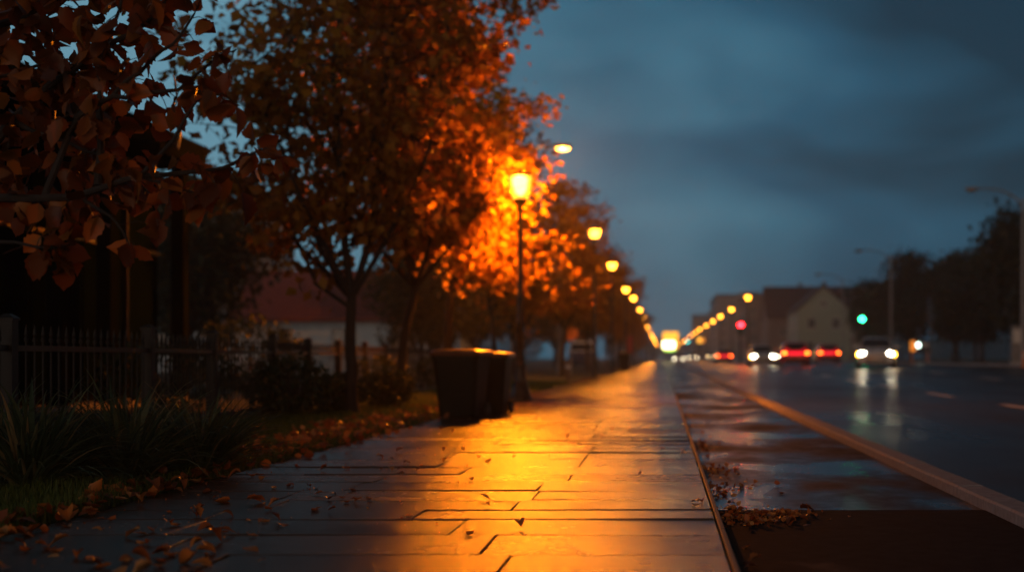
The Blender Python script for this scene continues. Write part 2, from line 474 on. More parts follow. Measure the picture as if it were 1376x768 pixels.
# pavement slabs: courses across the path, each stone a little out of level
b = MB()
prng = random.Random(3)
forced = {5.81: -0.75, 6.42: -0.97, 7.05: -1.25, 7.51: -0.8, 8.0: -0.74, 8.54: -0.76, 9.15: -0.62, 9.74: -1.4, 10.4: -0.62, 11.2: -0.62}
edges = [0.2, 0.9, 1.6, 2.2, 2.8, 3.4, 4.0, 4.6, 5.22, 5.81, 6.42, 7.05, 7.51, 8.0, 8.54, 9.15, 9.74, 10.4, 11.2, 12.04]
while edges[-1] < PEND: edges.append(edges[-1] + (0.58 if edges[-1] < 60 else 1.1) + prng.uniform(-0.06, 0.06))
GAP = 0.013
SX1 = PR - 0.03
for j in range(len(edges) - 1):
    y0, y1 = edges[j], edges[j + 1]
    near = min(forced, key=lambda k: abs(k - y0))
    jx = forced[near] if abs(near - y0) < 0.01 else prng.uniform(-1.6, -0.3)
    xs = [PL]
    jx2 = jx - prng.uniform(1.0, 1.5)
    if jx2 > PL + 0.35: xs.append(jx2)
    xs.append(jx)
    if SX1 - jx > 1.35 and prng.random() < 0.5: xs.append(jx + prng.uniform(0.75, 0.95))
    xs.append(SX1)
    for x0, x1 in zip(xs, xs[1:]):
        dz = prng.uniform(-0.002, 0.002); tx = prng.uniform(-0.003, 0.003); ty = prng.uniform(-0.0045, 0.0045)
        a0, a1, c0, c1 = x0 + GAP / 2, x1 - GAP / 2, y0 + .004, y1 - prng.choice((.008, .016, .022, .030))
        def ring(i, z): return [(a0 + i, c0 + i, z + dz - tx - ty), (a1 - i, c0 + i, z + dz + tx - ty), (a1 - i, c1 - i, z + dz + tx + ty), (a0 + i, c1 - i, z + dz - tx + ty)]
        b.rings([ring(0, -0.05), ring(0, -0.002), ring(0.0015, 0.0)])
pav = b.build('pavement', M['slab'], smooth=False); struct(pav)
b = MB().box(PL - 0.02, SX1 + 0.0, 0.2, PEND, -0.3, -0.03); struct(b.build('pavement_bed', M['joint']))
b = MB()
y = 0.2
while y < PEND:
    ln = 0.92 if y < 60 else 3.0
    b.box(SX1 + 0.004, PR, y, y + ln - 0.006, -0.25, 0.004 + prng.uniform(-0.0015, 0.0015), 0.005); y += ln
struct(b.build('pavement_edging', M['edging']))
# lane with cross joints
b = MB()
lj = [0.2, 8.4, 15.6, 19.2, 22.6, 27, 33, 40, 50, 62, 80, 110, 160, PEND]
for a, c_ in zip(lj, lj[1:]):
    d = prng.uniform(-0.003, 0.003)
    b.box(PR + 0.001, KX0 - 0.001, a + 0.004, c_ - 0.004, -0.3, LANE_Z + d)
struct(b.build('cycle_path', M['lane']))
b = MB()
y = 0.2
while y < PEND:
    ln = 1.0 if y < 60 else 4.0
    d = prng.uniform(-0.003, 0.003)
    prof = [(KX0, -0.3), (KX0 + 0.0, -0.042 + d), (KX0 + 0.012, -0.028 + d), (KX1 - 0.012, -0.028 + d), (KX1, -0.042 + d), (KX1, -0.3)]
    b.rings([[(x, y + 0.003, z) for x, z in prof], [(x, y + ln - 0.003, z) for x, z in prof]]); y += ln
struct(b.build('kerb', M['kerb']))
struct(sheet('road', [KX1 + 0.001, 3, 4, 5, 6, 7, 8, 9, 10, 11, 13, 15, RX1], lambda x, y: zr(x, y) + 0.006 * math.sin(x * 1.3 + y * 0.07), M['road'], [y for y in ys if -20 < y] ))
b = MB()
for a, c_ in zip(ys[2:], ys[3:]):
    b.rings([[(RX1 + 0.001, a, zr(RX1, a) - 0.3), (RX1 + 0.001, a, zr(RX1, a) + 0.12), (RX1 + 0.24, a, zr(RX1, a) + 0.12), (RX1 + 0.24, a, zr(RX1, a) - 0.3)],
             [(RX1 + 0.001, c_, zr(RX1, c_) - 0.3), (RX1 + 0.001, c_, zr(RX1, c_) + 0.12), (RX1 + 0.24, c_, zr(RX1, c_) + 0.12), (RX1 + 0.24, c_, zr(RX1, c_) - 0.3)]])
struct(b.build('road_kerb', M['kerb']))
# lane dashes
b = MB()
for X, y0, ln, step in ((6.25, 16.0, 3.0, 7.6), (10.6, 27.0, 3.0, 9.0), (14.3, 30.0, 3.0, 9.0)):
    y = y0
    while y < 260:
        for k in range(3):
            ya, yb = y + ln * k / 3, y + ln * (k + 1) / 3
            zz = lambda x, yy: zr(x, yy) + 0.006 * math.sin(x * 1.3 + yy * 0.07) + 0.012
            b.poly([(X, ya, zz(X, ya)), (X + 0.21, ya, zz(X + .21, ya)), (X + 0.21, yb, zz(X + .21, yb)), (X, yb, zz(X, yb))])
        y += step
struct(b.build('road_markings', M['paint']))
# traffic island
b = MB()
MX0, MX1 = 7.0, 8.3
isl = [(MX0, 330.), (MX0, 128.), (MX0 + 0.3, 126.6), ((MX0 + MX1) / 2, 126.1), (MX1 - 0.3, 126.6), (MX1, 128.), (MX1, 330.)]
b.rings([[(x, y, 0.0) for x, y in isl], [(x, y, zr(7.6, y) + 0.10) for x, y in isl], [(x * .99 + .076, y + (.08 if y < 200 else 0), zr(7.6, y) + 0.13) for x, y in isl]])
struct(b.build('traffic_island', M['kerb']))

# ------------------------------------------------------------------ leaves helpers
LEAF = np.array([(0, 0, 0), (-.36, .42, .10), (0, 1, -.08), (.36, .42, .10)], float)
def leaf_cloud(pos, size, outward=None, droop=0.5, r=rng, width=1.0):
    n = len(pos)
    d = r.normal(size=(n, 3))
    if outward is not None: d += outward * 0.9
    d[:, 2] -= droop
    d /= np.linalg.norm(d, axis=1)[:, None] + 1e-9
    ref = r.normal(size=(n, 3))
    u = np.cross(d, ref); u /= np.linalg.norm(u, axis=1)[:, None] + 1e-9
    nn = np.cross(u, d)
    s = (size * r.uniform(0.4, 1.4, n))[:, None, None]
    lf = LEAF[None] * s
    v_ = pos[:, None] + lf[..., 0:1] * width * u[:, None] + lf[..., 1:2] * d[:, None] + lf[..., 2:3] * nn[:, None]
    base = np.arange(n)[:, None] * 4
    f_ = (base + np.array([[0, 1, 2, 0, 2, 3]])).ravel()
    return v_.reshape(-1, 3), f_

def grow(seed, H, fork, Rad, nl, leader=True, low=0.0, trunk_r=0.09, vase=1.0, cz=0.52):
    """skeleton of a street tree: returns tube list and sampled twig points"""
    r = random.Random(seed)
    tubes, twigs = [], []
    n = 7
    bend = (r.uniform(-.12, .12), r.uniform(-.12, .12))
    tp = [Vector((bend[0] * (i / n) ** 2 * 2 + r.uniform(-.015, .015), bend[1] * (i / n) ** 2 * 2 + r.uniform(-.015, .015), fork * i / n)) for i in range(n + 1)]
    tubes.append((tp, [trunk_r * (1.45 if i == 0 else 1.0) * (1 - 0.25 * i / n) for i in range(n + 1)], 10))
    top = tp[-1]
    def rad_at(z):
        q = (z - fork - low) / max(H - fork - low, .1)
        q = min(max(q, 0.0), 1.0)
        return Rad * (0.35 + 0.65 * math.sin(math.pi * min(1, q / (2 * cz)) if q < cz else math.pi * (0.5 + 0.5 * (q - cz) / (1 - cz)))) 
    def branch(p0, d, length, r0, depth):
        m = 5 if depth < 2 else 3
        pts = [p0]; d = d.normalized()
        for i in range(m):
            d = (d + Vector((r.uniform(-.22, .22), r.uniform(-.22, .22), r.uniform(-.12, .2) * vase)) * (1 if depth < 2 else 1.4)).normalized()
            p = pts[-1] + d * (length / m)
            pts.append(p)
        tubes.append((pts, [r0 * (1 - 0.75 * i / m) for i in range(m + 1)], 6 if depth == 0 else (5 if depth == 1 else 3)))
        if depth >= 1:
            for i in range(1, m + 1):
                twigs.append((pts[i], depth))
        if depth < 2:
            k = (7 if depth == 0 else 4)
            for q in range(k):
                f_ = r.uniform(0.25, 1.0)
                i = min(int(f_ * m), m - 1); p = pts[i].lerp(pts[i + 1], f_ * m - i)
                a = r.uniform(0, 2 * math.pi)
                dd = (pts[i + 1] - pts[i]).normalized()
                side = Vector((math.cos(a), math.sin(a), r.uniform(-.35, .45)))
                nd = dd * 0.5 + side * 0.85
                ml = max(0.25, rad_at(p.z) * (0.62 if depth == 0 else 0.34)) * r.uniform(0.7, 1.15)
                branch(p, nd, ml, max(0.35 * r0, 0.006), depth + 1)
    for i in range(nl):
        a = i * 2.399 + r.uniform(-.4, .4)
        el = R(r.uniform(48, 74))
        zf = fork + (0.02 if i < nl * 0.6 else r.uniform(0.1, 0.4) * (H - fork))
        st = Vector((top.x, top.y, min(zf, H * 0.75)))
        ln = (H - zf) * r.uniform(0.6, 0.85)
        dirv = Vector((math.cos(a) * math.cos(el), math.sin(a) * math.cos(el), math.sin(el)))
        mx = Rad * 0.85 / max(math.cos(el), .2)
        branch(st, dirv, min(ln, mx), trunk_r * 0.5, 0)
    # leader
    m = 7; pts = [top]
    for i in range(m):
        pts.append(pts[-1] + Vector((r.uniform(-.1, .1), r.uniform(-.1, .1), (H - fork) * 0.93 / m)))
    tubes.append((pts, [trunk_r * 0.7 * (1 - 0.85 * i / m) for i in range(m + 1)], 8))
    for i in range(1, m + 1):
        for q in range(4):
            a = r.uniform(0, 6.28); 
            branch(pts[i], Vector((math.cos(a), math.sin(a), r.uniform(-.1, .6))), rad_at(pts[i].z) * r.uniform(.6, 1.0), trunk_r * 0.16, 1)
    if low > 0: pass
    return tubes, twigs

def make_tree(name, label, cat, loc, seed, H, fork, Rad, nl, nleaf, size, leafm, barkm, group=None, spread=0.16, trunk_r=0.09, extra=None, rz=0.0, cz=0.52, droop=0.5, prune=None):
    root = thing(name, label, cat, loc, rz, group)
    tubes, twigs = grow(seed, H, fork, Rad, nl, trunk_r=trunk_r, cz=cz)
    if extra:
        for pts, r0 in extra:
            pts = [Vector(p) for p in pts]
            tubes.append((pts, [r0 * (1 - 0.8 * i / (len(pts) - 1)) for i in range(len(pts))], 6))
            for a_, b_ in zip(pts[1:], pts[2:]):
                for q in range(7): twigs.append((a_.lerp(b_, q / 7) + Vector((rnd.gauss(0, .2), rnd.gauss(0, .2), rnd.gauss(-.05, .2))), 2))
    b = MB()
    for pts, rad, n_ in tubes: b.tube(pts, rad, n_)
    b.build('trunk', barkm, root, smooth=True)
    r = np.random.default_rng(seed)
    tw = np.array([tuple(p) for p, d_ in twigs])
    idx = r.integers(0, len(tw), nleaf)
    pos = tw[idx] + r.normal(size=(nleaf, 3)) * spread * np.array([1, 1, .85])
    if prune is not None:      # cut back round the lantern
        wx, wy, wz = pos[:, 0] + loc[0], pos[:, 1] + loc[1], pos[:, 2] + loc[2]
        (px0, px1), (py0, py1), (pz0, pz1) = prune
        pos = pos[~((wx > px0) & (wx < px1) & (wy > py0) & (wy < py1) & (wz > pz0) & (wz < pz1))]
    nleaf = len(pos)
    c0 = np.array([0, 0, (H + fork) / 2])
    ow = pos - c0; ow /= np.linalg.norm(ow, axis=1)[:, None] + 1e-6
    v_, f_ = leaf_cloud(pos, size, ow, droop, r)
    npmesh('crown', v_, f_, 3, leafm, root)
    return root

# ------------------------------------------------------------------ street trees on the left
AT = 'autumn trees in the verge row'
def lawn(x, y): return gz_(x, y)
def atree(label, x, y, leafm=M['autumn'], **kw):
    return make_tree('street_tree', label, 'tree', (x, y, lawn(x, y)), leafm=leafm, barkm=M['darkbark'], group=AT, **kw)
T1 = atree('autumn tree with forked trunk standing before the fence, left of the bins', -4.14, 18.9, seed=11, H=7.4, fork=1.55, Rad=2.05, nl=10, nleaf=8800, size=0.15, trunk_r=0.085,
           extra=[([(-0.02, 0, 1.45), (-0.45, -.1, 1.75), (-0.62, -.1, 2.2), (-0.8, 0, 2.5)], 0.035)])
T2 = atree('slim autumn tree just behind the forked tree, near the bins', -4.35, 23.5, seed=23, H=8.2, fork=1.9, Rad=1.85, nl=10, nleaf=8800, size=0.15, trunk_r=0.085, prune=((-3.0, 0), (20, 30), (2.9, 5.0)))
T3 = atree('autumn tree at the black lantern post with its low bough lit gold', -4.35, 28.6, leafm=M['lampgold'], seed=37, H=6.7, fork=2.0, Rad=2.0, nl=10, nleaf=15000, size=0.15, trunk_r=0.1, prune=((-3.05, -2.0), (20, 27.25), (3.1, 4.9)),
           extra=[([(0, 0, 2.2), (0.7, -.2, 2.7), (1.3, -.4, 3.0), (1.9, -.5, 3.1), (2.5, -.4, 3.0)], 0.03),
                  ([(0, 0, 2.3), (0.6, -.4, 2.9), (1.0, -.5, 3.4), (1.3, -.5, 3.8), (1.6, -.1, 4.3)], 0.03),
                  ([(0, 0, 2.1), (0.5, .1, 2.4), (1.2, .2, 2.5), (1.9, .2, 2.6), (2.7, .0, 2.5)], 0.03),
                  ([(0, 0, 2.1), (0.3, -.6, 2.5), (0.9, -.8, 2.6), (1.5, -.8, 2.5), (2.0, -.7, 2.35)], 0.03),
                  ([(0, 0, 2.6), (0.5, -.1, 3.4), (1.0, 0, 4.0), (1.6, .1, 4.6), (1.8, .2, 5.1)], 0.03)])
row = [(-4.3, 36.5, T2, 1.2, 1.0), (-4.8, 46, T1, 2.1, .95), (-4.4, 62, T2, 4.4, (1.2, 1.2, 1.0)), (-4.3, 81, T1, 0.4, (1.2, 1.2, 1.15)), (-4.4, 95, T2, 2.7, 1.0), (-4.3, 109, T1, 3.9, (1.2, 1.2, 1.15)), (-4.4, 134, T2, 5.2, (1.3, 1.3, 1.1)), (-4.4, 150, T1, 1.7, 1.1), (-4.4, 182, T2, 0.8, 1.1), (-4.4, 220, T1, 3.0, 1.1), (-4.4, 262, T2, 2.0, 1.15)]
lab = ['autumn tree in the row between the lantern post and the first tall lamp', 'second autumn tree past the black lantern post',
       'autumn tree standing beside the first tall bowl lamp', 'autumn tree between the first and second tall bowl lamps',
       'autumn tree just past the second tall bowl lamp', 'autumn tree beside the third tall bowl lamp',
       'autumn tree near the fourth tall bowl lamp'] + ['small hazy autumn tree at the far end of the verge row'] * 4
for (x, y, src, rz, sc), lb in zip(row, lab):
    dup(src, (x, y, lawn(x, y)), rz, lb, AT, sc)
# a second, darker row beyond the fence closes the view
BT = 'dark trees beyond the fence'
B1 = make_tree('garden_tree', 'bushy olive tree behind the fence, left of the red roofed bungalow', 'tree', (-13.2, 40, 0), 51, 5.6, 1.0, 2.6, 9, 6000, 0.2, M['olive'], M['darkbark'], BT, 0.3, 0.12)
for x, y, sc, rz, lb in ((-17.5, 52, 1.25, 1.0, 'tall olive tree behind the glass pavilion corner'), (-15.6, 84, 1.0, 2.0, 'olive tree between the two pale houses'),
                     (-8.6, 50, 0.8, 3.1, 'low olive tree behind the fence, behind the bins'), (-9.4, 58, 1.0, 4.0, 'olive tree beyond the fence behind the lantern post'),
                     (-9.5, 72, 1.1, 5.0, 'broad olive tree beyond the fence past the lantern post'), (-9.0, 92, 1.2, 0.5, 'olive tree behind the parked blue van'),
                     (-9.5, 125, 1.4, 1.5, 'large dim olive tree beyond the parked van'), (-10, 175, 1.7, 2.5, 'farthest large olive tree behind the verge row'),
                     (-24, 70, 1.3, 2.2, 'olive tree beside the pale apartment house')):
    dup(B1, (x, y, 0), rz, lb, BT, sc)

# ------------------------------------------------------------------ near tree, top left
def near_leaf(seed):
    """one broad pointed leaf, curved along the midrib, toothed outline; unit length along +Y"""
    r = random.Random(seed)
    st = [(0.0, 0.02), (0.10, 0.17), (0.20, 0.29), (0.27, 0.27), (0.36, 0.37), (0.45, 0.33), (0.56, 0.35), (0.64, 0.27), (0.76, 0.22), (0.86, 0.11), (1.0, 0.0)]
    curl = r.uniform(-0.25, 0.45); fold = r.uniform(0.15, 0.55); tw = r.uniform(-.25, .25)
    vs, fs = [], []
    for y_, wd in st:
        z = -curl * y_ * y_
        x_ = 0.06 * math.sin(y_ * 3 + seed)
        wl, wr = wd * r.uniform(.85, 1.1), wd * r.uniform(.85, 1.1)
        vs += [(x_ - wl, y_, z + fold * wl + tw * wl * y_), (x_, y_, z), (x_ + wr, y_, z + fold * wr - tw * wr * y_)]
    for i in range(len(st) - 1):
        a = 3 * i
        fs += [(a, a + 1, a + 4, a + 3), (a + 1, a + 2, a + 5, a + 4)]
    return np.array(vs), np.array(fs)
NL = [near_leaf(i) for i in range(8)]
def leaf_mesh(places, r):
    """places: list of (pos, direction, size)"""
    V_, F_ = [], []; nb = 0
    for p, d, s_ in places:
        v_, f_ = NL[r.randrange(8)]
        d = Vector(d).normalized()
        ref = Vector((r.gauss(0, 1), r.gauss(0, 1), r.gauss(0, 1)))
        u = d.cross(ref).normalized(); nn = u.cross(d)
        mt = np.array([u, d, nn])
        V_.append((v_ * s_) @ mt + np.array(p)); F_.append(f_ + nb); nb += len(v_)
    return np.concatenate(V_), np.concatenate(F_).ravel()
root = thing('broadleaf_tree', 'near tree with large russet leaves hanging over the iron fence', 'tree', (-4.55, 6.9, 0.0))
base = Vector((-4.55, 6.9, 0))
b = MB()
b.tube([Vector((0, 0, -.05)), Vector((0.02, 0, .8)), Vector((-.02, .03, 1.6)), Vector((.04, 0, 2.4)), Vector((.05, 0, 3.4)), Vector((.1, .1, 4.6))], [.16, .12, .11, .10, .08, .04], 12)
nr = random.Random(5)
def pb(lst): return [P(x, y, d) - base for x, y, d in lst]
limbs = [([(-300, 330, 6.9), (-120, 300, 6.8), (0, 268, 6.7), (100, 264, 6.7), (190, 236, 6.6), (300, 228, 6.6), (352, 200, 6.6)], .028),
         ([(-290, 250, 6.9), (-60, 250, 7.2), (15, 165, 7.2), (60, 120, 7.2), (130, 70, 7.1), (215, 20, 7.1), (240, -40, 7.1)], .032),
         ([(-290, 120, 6.9), (-80, 60, 7.4), (30, 25, 7.4), (110, -20, 7.4), (200, -60, 7.4)], .03),
         ([(60, 262, 6.75), (105, 158, 6.75), (150, 130, 6.7), (240, 122, 6.7), (292, 78, 6.7), (318, 66, 6.7)], .016),
         ([(132, 250, 6.8), (136, 170, 6.85), (133, 80, 6.9), (160, 10, 6.9), (170, -50, 6.9)], .018),
         ([(190, 236, 6.6), (232, 190, 6.5), (262, 135, 6.5), (300, 125, 6.5)], .010),
         ([(-120, 300, 6.9), (-30, 320, 6.6), (40, 330, 6.5), (90, 335, 6.5)], .012),
         ([(100, 264, 6.7), (150, 290, 6.6), (175, 330, 6.55)], .009),
         ([(20, 165, 7.2), (80, 190, 7.0), (150, 215, 6.95), (215, 270, 6.9)], .012),
         ([(190, 236, 6.6), (240, 255, 6.6), (280, 262, 6.6)], .008),
         ([(150, 130, 6.7), (200, 85, 6.8), (240, 50, 6.9), (268, 10, 6.9), (262, -30, 6.9)], .010),
         ([(-60, 250, 7.2), (0, 230, 7.4), (70, 210, 7.5)], .012),
         ([(-80, 60, 7.4), (-30, 110, 7.3), (50, 90, 7.3), (110, 110, 7.2), (165, 105, 7.2)], .012)]
places = []
for pts, r0 in limbs:
    w_ = pb(pts)
    # smooth the polyline
    fine_ = []
    for i in range(len(w_) - 1):
        for q in range(4):
            fine_.append(w_[i].lerp(w_[i + 1], q / 4) + Vector((nr.gauss(0, .004), nr.gauss(0, .004), nr.gauss(0, .004))))
    fine_.append(w_[-1])
    b.tube(fine_, [r0 * (1 - 0.85 * i / (len(fine_) - 1)) + .0015 for i in range(len(fine_))], 7)
    L_ = sum((w_[i + 1] - w_[i]).length for i in range(len(w_) - 1))
    start = 0.12 if r0 < .02 else 0.3
    for q in range(int(L_ * 15)):
        f_ = nr.uniform(start, 1.0) * (len(fine_) - 1)
        i = min(int(f_), len(fine_) - 2)
        p = fine_[i].lerp(fine_[i + 1], f_ - i)
        tw = (fine_[i + 1] - fine_[i]).normalized()
        side = Vector((nr.gauss(0, 1), nr.gauss(0, 1), nr.gauss(-.2, .7))).normalized()
        d = (tw * .5 + side).normalized()
        ln = nr.uniform(.04, .17)
        e_ = p + d * ln
        b.tube([p, p + d * ln * .5 + Vector((0, 0, .01)), e_], [.003, .0022, .0016], 3)
        for k in range(nr.choice((1, 2, 2, 3))):
            dd = (d * .6 + Vector((nr.gauss(0, .6), nr.gauss(0, .6), nr.gauss(-.75, .5)))).normalized()
            places.append((e_ - d * nr.uniform(0, .05), dd, nr.uniform(.085, .15)))
b.build('trunk', M['darkbark'], root, smooth=True)
# the rest of the crown, above and to the left of the frame
for q in range(260):
    px, py = nr.uniform(-420, -5), nr.uniform(-420, 330)
    p = P(px, py, nr.uniform(6.0, 8.2)) - base
    places.append((p, Vector((nr.gauss(0, 1), nr.gauss(0, 1), -0.8)), nr.uniform(.09, .15)))
for q in range(160):
    px, py = nr.uniform(-40, 300), nr.uniform(-420, -20)
    p = P(px, py, nr.uniform(6.2, 8.0)) - base
    places.append((p, Vector((nr.gauss(0, 1), nr.gauss(0, 1), -0.8)), nr.uniform(.09, .15)))
# loose inner leaves filling the boughs
for q in range(330):
    px = nr.uniform(-20, 210); py = nr.uniform(-20, 300 - max(0, px - 60) * 0.25)
    p = P(px, py, nr.uniform(6.8, 8.0)) - base
    places.append((p, Vector((nr.gauss(0, 1), nr.gauss(0, 1), -0.9)), nr.uniform(.09, .15)))
v_, f_ = leaf_mesh(places, nr)
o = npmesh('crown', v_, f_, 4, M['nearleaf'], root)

# ------------------------------------------------------------------ lantern post (first lamp)
root = thing('lantern_post', 'black iron lantern post with flared base standing past the bins', 'street lamp', (-2.70, 26.9, 0))
b = MB(); b.lathe([(.235, 0), (.235, .05), (.21, .09), (.175, .2), (.155, .27), (.16, .30), (.125, .34), (.105, .5), (.1, .62), (.12, .64), (.12, .68), (.075, .72)], 8, rot=math.pi / 8)
b.build('base', M['iron'], root)
b = MB(); b.lathe([(.07, .7), (.06, 1.4), (.075, 1.42), (.075, 1.47), (.058, 1.5), (.05, 2.6), (.047, 3.55), (.07, 3.57), (.07, 3.61), (.045, 3.64)], 14); b.build('pole', M['iron'], root, smooth=True)
b = MB(); b.lathe([(.045, 3.62), (.06, 3.68), (.13, 3.74), (.14, 3.79)], 14); b.build('lantern_cup', M['iron'], root, smooth=True)
gl = MB()
prof = [(.135, 3.79), (.155, 3.83), (.20, 4.05), (.222, 4.215)]
rs = [[(r_ * math.cos(2 * math.pi * i / 20), r_ * math.sin(2 * math.pi * i / 20), h) for i in range(20)] for r_, h in prof]
gl.rings(rs, cap=False)
glass = gl.build('lantern_glass', M['lanternglass'], root, smooth=True)
b = MB()
for k in range(4):
    a = 2 * math.pi * k / 4 + .78
    b.tube([(r_ * 1.02 * math.cos(a), r_ * 1.02 * math.sin(a), h) for r_, h in prof], .008, 4)
b.lathe([(.225, 4.21), (.232, 4.213), (.232, 4.235), (.225, 4.24)], 20)
b.lathe([(.2245, 4.239), (.17, 4.27), (.06, 4.30), (.03, 4.34), (.012, 4.37)], 20)
b.build('lantern_frame', M['iron'], root, smooth=True)
b = MB(); b.lathe([(.02, 3.86), (.075, 3.90), (.115, 3.98), (.145, 4.1), (.15, 4.18), (.10, 4.2)], 16); b.build('lamp_bulb', M['bulb'], root, smooth=True)
lamp_light(root, (0, 0, 4.06), 2600)

# ------------------------------------------------------------------ tall bowl lamps
def bowl_lamp(label, loc, group, mat=M['bulb_far'], h=5.5):
    root = thing('bowl_lamp', label, 'street lamp', loc, 0, group)
    b = MB(); b.lathe([(.17, 0), (.17, .04), (.13, .08), (.11, .75), (.095, .8)], 12); b.build('base', M['iron'], root, smooth=True)
    b = MB(); b.lathe([(.085, .78), (.06, 3.2), (.05, h), (.09, h + .02), (.09, h + .06)], 12); b.build('pole', M['iron'], root, smooth=True)
    b = MB(); b.lathe([(.09, h + .06), (.16, h + .12), (.235, h + .34), (.24, h + .37)], 16); b.build('lamp_bowl', mat, root, smooth=True)
    lamp_light(root, (0, 0, h + .24), 340)
    b = MB(); b.lathe([(.25, h + .37), (.26, h + .39), (.19, h + .46), (.05, h + .5)], 16); b.build('cap', M['iron'], root, smooth=True)
    return root
LG = 'lit bowl lamps along the left pavement'
names = ['tall lit bowl lamp, first after the lantern post, by the pavement edge', 'tall lit bowl lamp, second after the lantern post', 'tall lit bowl lamp, third after the lantern post',
         'tall lit bowl lamp, fourth after the lantern post', 'tall lit bowl lamp, fifth after the lantern post', 'tall lit bowl lamp, sixth after the lantern post']
lp = [(799, 56.7), (822.5, 76), (841, 103), (851, 127), (860, 158), (866, 187)]
B0 = None
far_lab = 'tiny lit bowl lamp in the merging far end of the left row'
Ys = [y for _, y in lp] + [187 + 30 * k for k in range(1, 15)]
for i, Y in enumerate(Ys):
    x = -2.70 if i > 5 else (lp[i][0] - VX) * Y / F
    x = max(min(x, -2.5), -2.95)
    h = 5.3 if i == 0 else (5.25 if i < 3 else 5.6)
    lb = names[i] if i < 6 else far_lab
    if B0 is None: B0 = bowl_lamp(lb, (x, Y, 0), LG)
    else: dup(B0, (x, Y, 0), 0, lb, LG, (1, 1, h / 5.3))
RG = 'lit bowl lamps along the traffic island'
rl = [(1005, 130), (983, 162), (968, 190), (958, 215), (949, 243), (941, 275)]
for i, (px, Y) in enumerate(rl):
    x = (px - VX) * Y / F
    lb = ['lit bowl lamp nearest on the traffic island, above the red signal', 'second lit bowl lamp along the traffic island', 'third lit bowl lamp along the traffic island',
          'fourth lit bowl lamp along the traffic island', 'fifth lit bowl lamp along the traffic island', 'sixth lit bowl lamp along the traffic island'][i]
    dup(B0, (x, Y, zr(7.6, Y) + .1), 0, lb, RG, (1, 1, 1.03))
for k in range(7):
    Y = 310 + 38 * k
    dup(B0, (7.2, Y, zr(7.6, Y) + .1), 0, 'tiny lit bowl lamp in the merging far end of the island row', RG, (1, 1, 1.06))

# ------------------------------------------------------------------ arm lamps
def arm_lamp(label, loc, h, arm, side, lens, group=None):
    root = thing('arm_lamp', label, 'street lamp', loc, 0, group)
    b = MB(); b.lathe([(.16, 0), (.16, .05), (.12, .1), (.11, 1.0), (.06, h)], 12); b.build('pole', M['steel'], root, smooth=True)
    pts = [(0, 0, h - .35), (side * arm * .2, 0, h + .12), (side * arm * .5, 0, h + .42), (side * arm * .8, 0, h + .52), (side * arm, 0, h + .5)]
    b = MB(); b.tube(pts, [.055, .05, .045, .04, .04], 8); b.build('arm', M['steel'], root, smooth=True)
    hx = side * (arm + .32)
    b = MB(); b.ell((hx, 0, h + .5), .42, .17, .11, 14, 8); b.build('lamp_head', M['steel'], root, smooth=True)
    b = MB(); b.ell((hx + side * .06, 0, h + .42), .27, .13, .10, 14, 8); b.build('lens', lens, root, smooth=True)
    if lens is M['cobra_lit']: lamp_light(root, (hx + side * .06, 0, h + .36), 1500)
    return root
arm_lamp('lit orange arm lamp reaching out of the autumn trees above the lantern', (-5.3, 52, 0.02), 8.0, 1.25, 1, M['cobra_lit'])
AG = 'unlit arm lamps on the right roadside'
def onverge(x, y): return zr(RX1, y) + 0.07
A0 = arm_lamp('unlit grey arm lamp, nearest on the right roadside, at the dark trees', (18.6, 73.5, onverge(18.6, 73.5)), 8.6, 2.3, -1, M['unlit_lens'], AG)
dup(A0, (18.6, 116, onverge(18, 116)), 0, 'unlit grey arm lamp, second along the right roadside', AG)
dup(A0, (18.9, 149, onverge(18, 149)), 0, 'unlit grey arm lamp, third along the right roadside, over the house', AG)

# ------------------------------------------------------------------ bins
def wheelie_bin(label, loc, rz, group):
    root = thing('wheelie_bin', label, 'bin', loc, rz, group)
    b = MB()
    rs = []
    for z, wx, wy in ((.012, .235, .25), (.05, .245, .26), (.45, .275, .295), (.78, .30, .33), (.785, .315, .345), (.82, .315, .345)):
        c_ = .05
        rs.append([(-wx + c_, -wy, z), (wx - c_, -wy, z), (wx, -wy + c_, z), (wx, wy - c_, z), (wx - c_, wy, z), (-wx + c_, wy, z), (-wx, wy - c_, z), (-wx, -wy + c_, z)])
    b.rings(rs)
    b.box(-.12, .12, -.322, -.29, .30, .315); b.box(-.16, .16, -.338, -.31, .62, .632)
    b.build('body', M['binplastic'], root)
    b = MB()
    rs = []
    for z, k in ((.822, 1.0), (.845, 1.03), (.87, 1.02), (.892, .93), (.905, .7), (.91, .3)):
        wx, wy, c_ = .335 * k, .365 * k, .06 * k
        rs.append([(-wx + c_, -wy, z), (wx - c_, -wy, z), (wx, -wy + c_, z), (wx, wy - c_, z), (wx - c_, wy, z), (-wx + c_, wy, z), (-wx, wy - c_, z), (-wx, -wy + c_, z)])
    b.rings(rs); b.build('lid', M['binlid'], root, smooth=True)
    b = MB(); b.tube([(.29, .36, .80), (.29, .43, .83), (-.29, .43, .83), (-.29, .36, .80)], .016, 8); b.build('handle', M['binplastic'], root, smooth=True)
    for s_ in (-1, 1):
        b = MB(); b.lathe([(.06, -.025), (.095, -.025), (.1, -.01), (.1, .01), (.095, .025), (.06, .025)], 18, s_ * .285, .235, .1, 'x'); wl = b.build('wheel', M['rubber'], root, smooth=True)
        b = MB(); b.lathe([(.02, -.03), (.055, -.028), (.055, .028), (.02, .03)], 12, s_ * .285, .235, .1, 'x'); b.build('hub', M['plastic'], wl, smooth=True)
    return root
W0 = wheelie_bin('dark wheelie bin with sloping sides, the nearer of two at the pavement edge', (-2.68, 18.95, 0.002), R(-9), 'bins at the pavement edge')
dup(W0, (-2.50, 20.45, 0.002), R(-4), 'dark wheelie bin standing just behind the nearer bin', 'bins at the pavement edge', .97)
